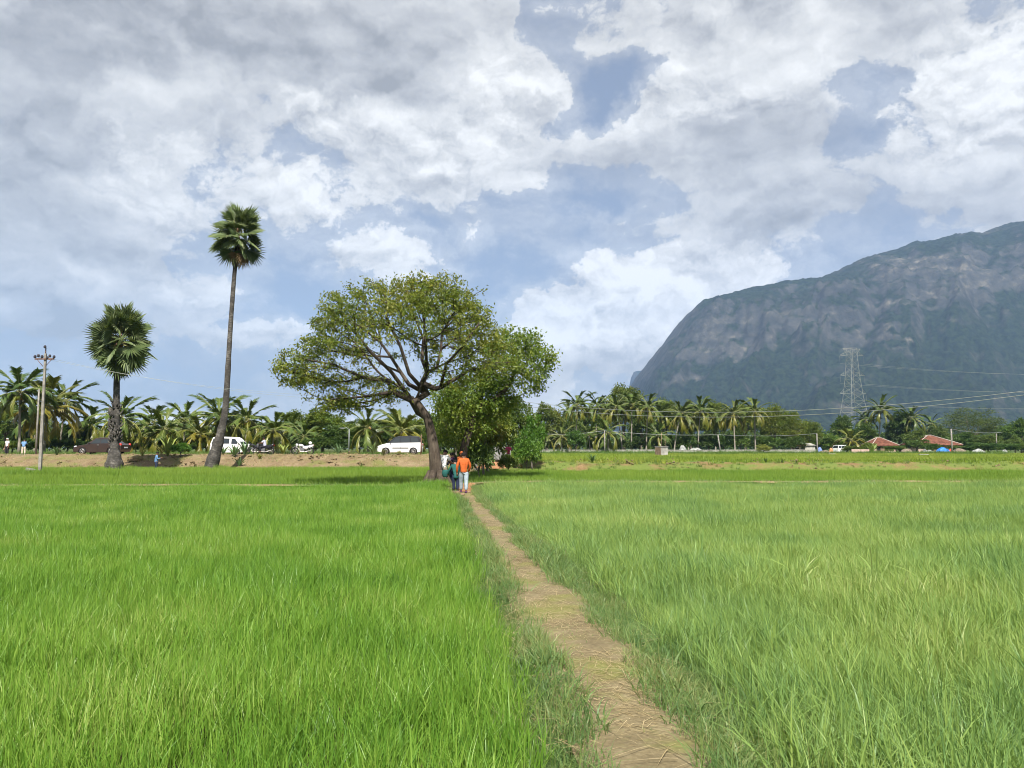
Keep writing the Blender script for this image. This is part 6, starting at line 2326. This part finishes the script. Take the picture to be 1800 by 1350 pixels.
heap('soil_heap', 240, 62.4, 1.3, .42, M['bank'], 'tan soil heap on the bank between the short palmyra and the man in blue', 'soil heap', 14, lumps=.5)
heap('soil_heap', 868, 57.0, 2.6, .6, M['red_soil'], 'reddish soil mound at the foot of the thicket', 'soil heap', 16, lumps=.5)
heap('straw_heap', 892, 21.5, .55, .10, M['straw'], 'small heap of dry straw at the right edge of the footpath', 'straw heap', 17, lumps=.6)

# shed with a red awning
p = put(1409, 158)
sd = thing('shed', 'small pale shed with a faded red awning behind the white hatchback', 'shed', p)
g = Geo()
g.loft([np.array([(.3, -1.2, z), (2.3, -1.2, z), (2.3, 1.2, z), (.3, 1.2, z)]) for z in (0, 1.6)], 0, False)
g.build('wall', M['plaster'], sd)
g = Geo()
g.add([(.1, -1.5, 1.55), (2.5, -1.5, 1.55), (2.5, 1.4, 1.55), (.1, 1.4, 1.55), (1.3, -1.5, 2.05), (1.3, 1.4, 2.05)], [(0, 4, 5, 3), (1, 2, 5, 4), (0, 1, 4), (3, 5, 2), (0, 3, 2, 1)])
g.build('roof', M['plaster'], sd)
g = Geo()
g.loft([np.array([(x, -1.7, z), (x, 0.9, z + .25), (x, .9, z + .30), (x, -1.7, z + .05)]) for x, z in ((-2.1, 1.35), (-1.2, 1.5), (-.3, 1.42), (.45, 1.62))], 0, False)
g.build('awning', plain('faded_red_sheet', (.42, .17, .13), .8, 0, .2, .35, 2), sd)
for x in (-2.0, -.9):
    g = Geo()
    g.tube([(x, -1.6, 0), (x, -1.6, 1.42)], .05, 5)
    g.build('prop', M['wood'], sd)

# whitewashed masonry box in the far grass
p = put(1163, 96)
mbx = thing('masonry_box', 'small whitewashed masonry box with brown end and sticks in the far grass', 'pump box', p, rad(32))
g = Geo()
g.box((0, 0, .55), (1.1, 1.0, 1.2))
g.build('wall', M['plaster'], mbx)
g = Geo()
g.box((-.57, 0, .55), (.05, .96, 1.1))
g.build('door', M['wood'], mbx)
g = Geo()
g.box((0, 0, 1.19), (1.22, 1.12, .08))
g.build('slab', M['plaster_grey'], mbx)
for x, y, h in ((-.35, .2, 2.3), (.1, .1, 2.9), (.4, -.2, 2.2)):
    g = Geo()
    g.tube([(x, y, 1.2), (x + .03, y, h)], .035, 5)
    g.build('stick', M['wood'], mbx)

for (x0, x1, Yp, lb) in ((1615, 1632, 92, 'pale plank lying in the field below the right cottage'), (1456, 1468, 100, 'short pale plank lying in the field below the lone minivan')):
    a, b = put(x0, Yp), put(x1, Yp)
    g = Geo()
    g.box((0, 0, .30), (b[0] - a[0], .25, .06))
    o = g.build('plank', M['plaster'])
    o.location = tuple((a + b) / 2)
    tag(o, lb, 'plank')


# ------------------------------------------------------------------ plants on the banks, stones on the path
def rosette(name, px, Y, h, n, width, mat, label, tint=(1, 1, 1), lean=.8, group=None, seed=0):
    p = put(px, Y)
    g = Geo()
    r = np.random.default_rng(seed + int(px))
    t = thing(name, label, 'plant', p, 0, group)
    for i in range(n):
        V, F = blades(1, .04 * h, h * .75, h * 1.1, width, .55, 0, (0, 0), 6, seed * 50 + i)
        a = i * 2.4 + r.uniform(-.3, .3)
        el = r.uniform(.12, 1.0) * lean
        s = np.linspace(0, 1, 7)
        hh = h * r.uniform(.7, 1.1)
        d = np.array([math.cos(a), math.sin(a), 0])
        q = np.array([-math.sin(a), math.cos(a), 0])
        P_ = [d * hh * el * (x * .6 + .5 * x * x) + np.array([0, 0, hh * (x - .35 * el * x ** 2.4)]) for x in s]
        W_ = width * (np.sin(math.pi * (.15 + .85 * s)) ** .7 + .02)
        V = []
        for pp_, w in zip(P_, W_):
            V += [pp_ - q * w / 2, pp_ + np.array([0, 0, -w * .15]), pp_ + q * w / 2]
        F = []
        for k in range(6):
            b = 3 * k
            F += [(b, b + 1, b + 4, b + 3), (b + 1, b + 2, b + 5, b + 4)]
        gl = Geo()
        gl.add(np.array(V), F, 0, True)
        o = gl.build('leaf', mat, t)
        o.color = (*tint, 1)
    return t


BK = 'plants along the roadside bank'
GGn = (.9, 1.15, 1.3)
for a in [
    ('agave', 412, 63.2, 1.15, 16, .17, 'grey green spiky plant in front of the white minivan door', GGn),
    ('agave', 430, 64.2, 1.35, 14, .16, 'taller grey green spiky plant at the minivan nose', GGn),
    ('agave', 421, 61.2, .85, 14, .14, 'low spiky plant on the bank below the white minivan', (.75, 1, 1.05)),
    ('agave', 392, 64.6, .9, 12, .13, 'spiky plant under the rear of the white minivan', GGn),
    ('agave', 497, 64.8, 1.15, 16, .15, 'yellow green leafy plant between the motorcycles', (1.4, 1.35, .8)),
    ('agave', 594, 65.2, 1.05, 18, .12, 'spiky grey plant below the lamp post', GGn),
    ('agave', 656, 65.4, 1.15, 16, .13, 'spiky plant in front of the white people carrier nose', (1.1, 1.25, 1.1)),
    ('agave', 674, 63.4, .75, 12, .08, 'dry dark weed below the front wheel of the people carrier', (.75, .6, .5)),
    ('agave', 702, 64.2, .45, 10, .08, 'low dry weed below the middle of the people carrier', (1.1, .85, .55)),
    ('agave', 457, 62.6, .55, 10, .10, 'small olive weed on the bank below the black motorcycles', (1.1, .9, .5)),
    ('agave', 636, 61.0, .55, 9, .08, 'small dark weed low on the bank left of the people carrier', (.6, .55, .45)),
    ('agave', 100, 63.6, 1.0, 16, .13, 'small dark palm like plant on the bank right of the electric pole', (.75, .95, .9)),
    ('agave', 295, 63.8, 1.9, 16, .22, 'tall yellow green banana like plant behind the man in the blue shirt', (1.5, 1.45, .8)),
    ('agave', 284, 64.4, 1.1, 16, .11, 'brownish brush at the shoulder of the man in the blue shirt', (1.2, .95, .6)),
    ('agave', 250, 63.4, .9, 22, .05, 'dry brush growing out of the soil heap', (1.5, 1.2, .8)),
    ('agave', 1041, 57.4, .75, 18, .09, 'dark green tuft on the bank below the second grove palm', (.65, .85, .75)),
    ('agave', 1345, 57.2, .4, 12, .10, 'low dark weed on the brown bank below the grove end', (.65, .8, .6)),
    ('agave', 1375, 56.8, .35, 12, .10, 'lowest dark weed on the brown bank below the shed', (.65, .8, .6)),
    ('agave', 885, 58.0, .8, 16, .10, 'pale green leafy plant at the feet of the person in pink', (1.2, 1.25, 1.1)),
    ('banana_plant', 1533, 152, 2.3, 9, .5, 'young banana plant in front of the left cottage', (1.5, 1.5, 1.1)),
]:
    rosette('leafy_plant', a[1], a[2], a[3], a[4], a[5], M['leaf_palm'], a[6], a[7], .9, BK, 3)
tree('bush', 'bush', 318, 776, 804, 40, 63.4, (.9, 1.35, .9), 'bright green bush on the bank between the two palmyras', None, 'bush', True, .05)
tree('bush', 'loose', 1343, 779, 800, 28, 132, (2.6, 1.9, 2.2), 'shrub covered in pale pinkish blossom standing before the low wall', None, 'bush', True, .08)

r = np.random.default_rng(4)
for i, (px, py, Yr, sz, lb) in enumerate([
    (803, 873, 30.2, .26, 'flat tan stone at the left of the orange jacket person feet'), (812, 876, 29.6, .22, 'tan stone in the middle of the footpath behind the orange jacket person'),
    (798, 867, 31.4, .24, 'reddish stone at the edge of the path by the teal tunic person'), (822, 871, 30.6, .18, 'small stone right of the shoe of the orange jacket person'),
    (808, 869, 30.9, .16, 'smallest stone between the two walking people'), (790, 864, 32.6, .26, 'stone at the roots of the spreading tree'),
]):
    g = Geo()
    V, a = [], np.linspace(0, 2 * math.pi, 9)[:-1]
    rings = [np.array([(math.cos(x) * sz * .6 * q * r.uniform(.8, 1.15), math.sin(x) * sz * .45 * q * r.uniform(.8, 1.15), z * sz * .45) for x in a]) for q, z in ((.6, -.3), (1, 0), (.9, .4), (.5, .62))]
    g.loft(rings, 0, False)
    o = g.build('stone', M['stone'])
    X = at(px, py, Yr)[0]
    o.location = (X, Yr, float(gz(X, Yr)) + .04)
    o.rotation_euler = (0, 0, r.uniform(0, 3))
    tag(o, lb, 'stone', 'stones on the footpath')

# fallen branch on the mound under the thicket
g = Geo()
a, b = put(868, 56.6), put(902, 56.2)
g.tube([(0, 0, .62), ((b[0] - a[0]) * .5, 0, .42), (b[0] - a[0], 0, .22)], [.07, .06, .03], 7)
g.tube([((b[0] - a[0]) * .3, 0, .5), ((b[0] - a[0]) * .5, .1, .85)], [.04, .015], 5)
o = g.build('fallen_branch', M['bark_grey'])
o.location = tuple(a)
tag(o, 'pale fallen branch lying on the reddish mound under the thicket', 'branch')

finish_skins()
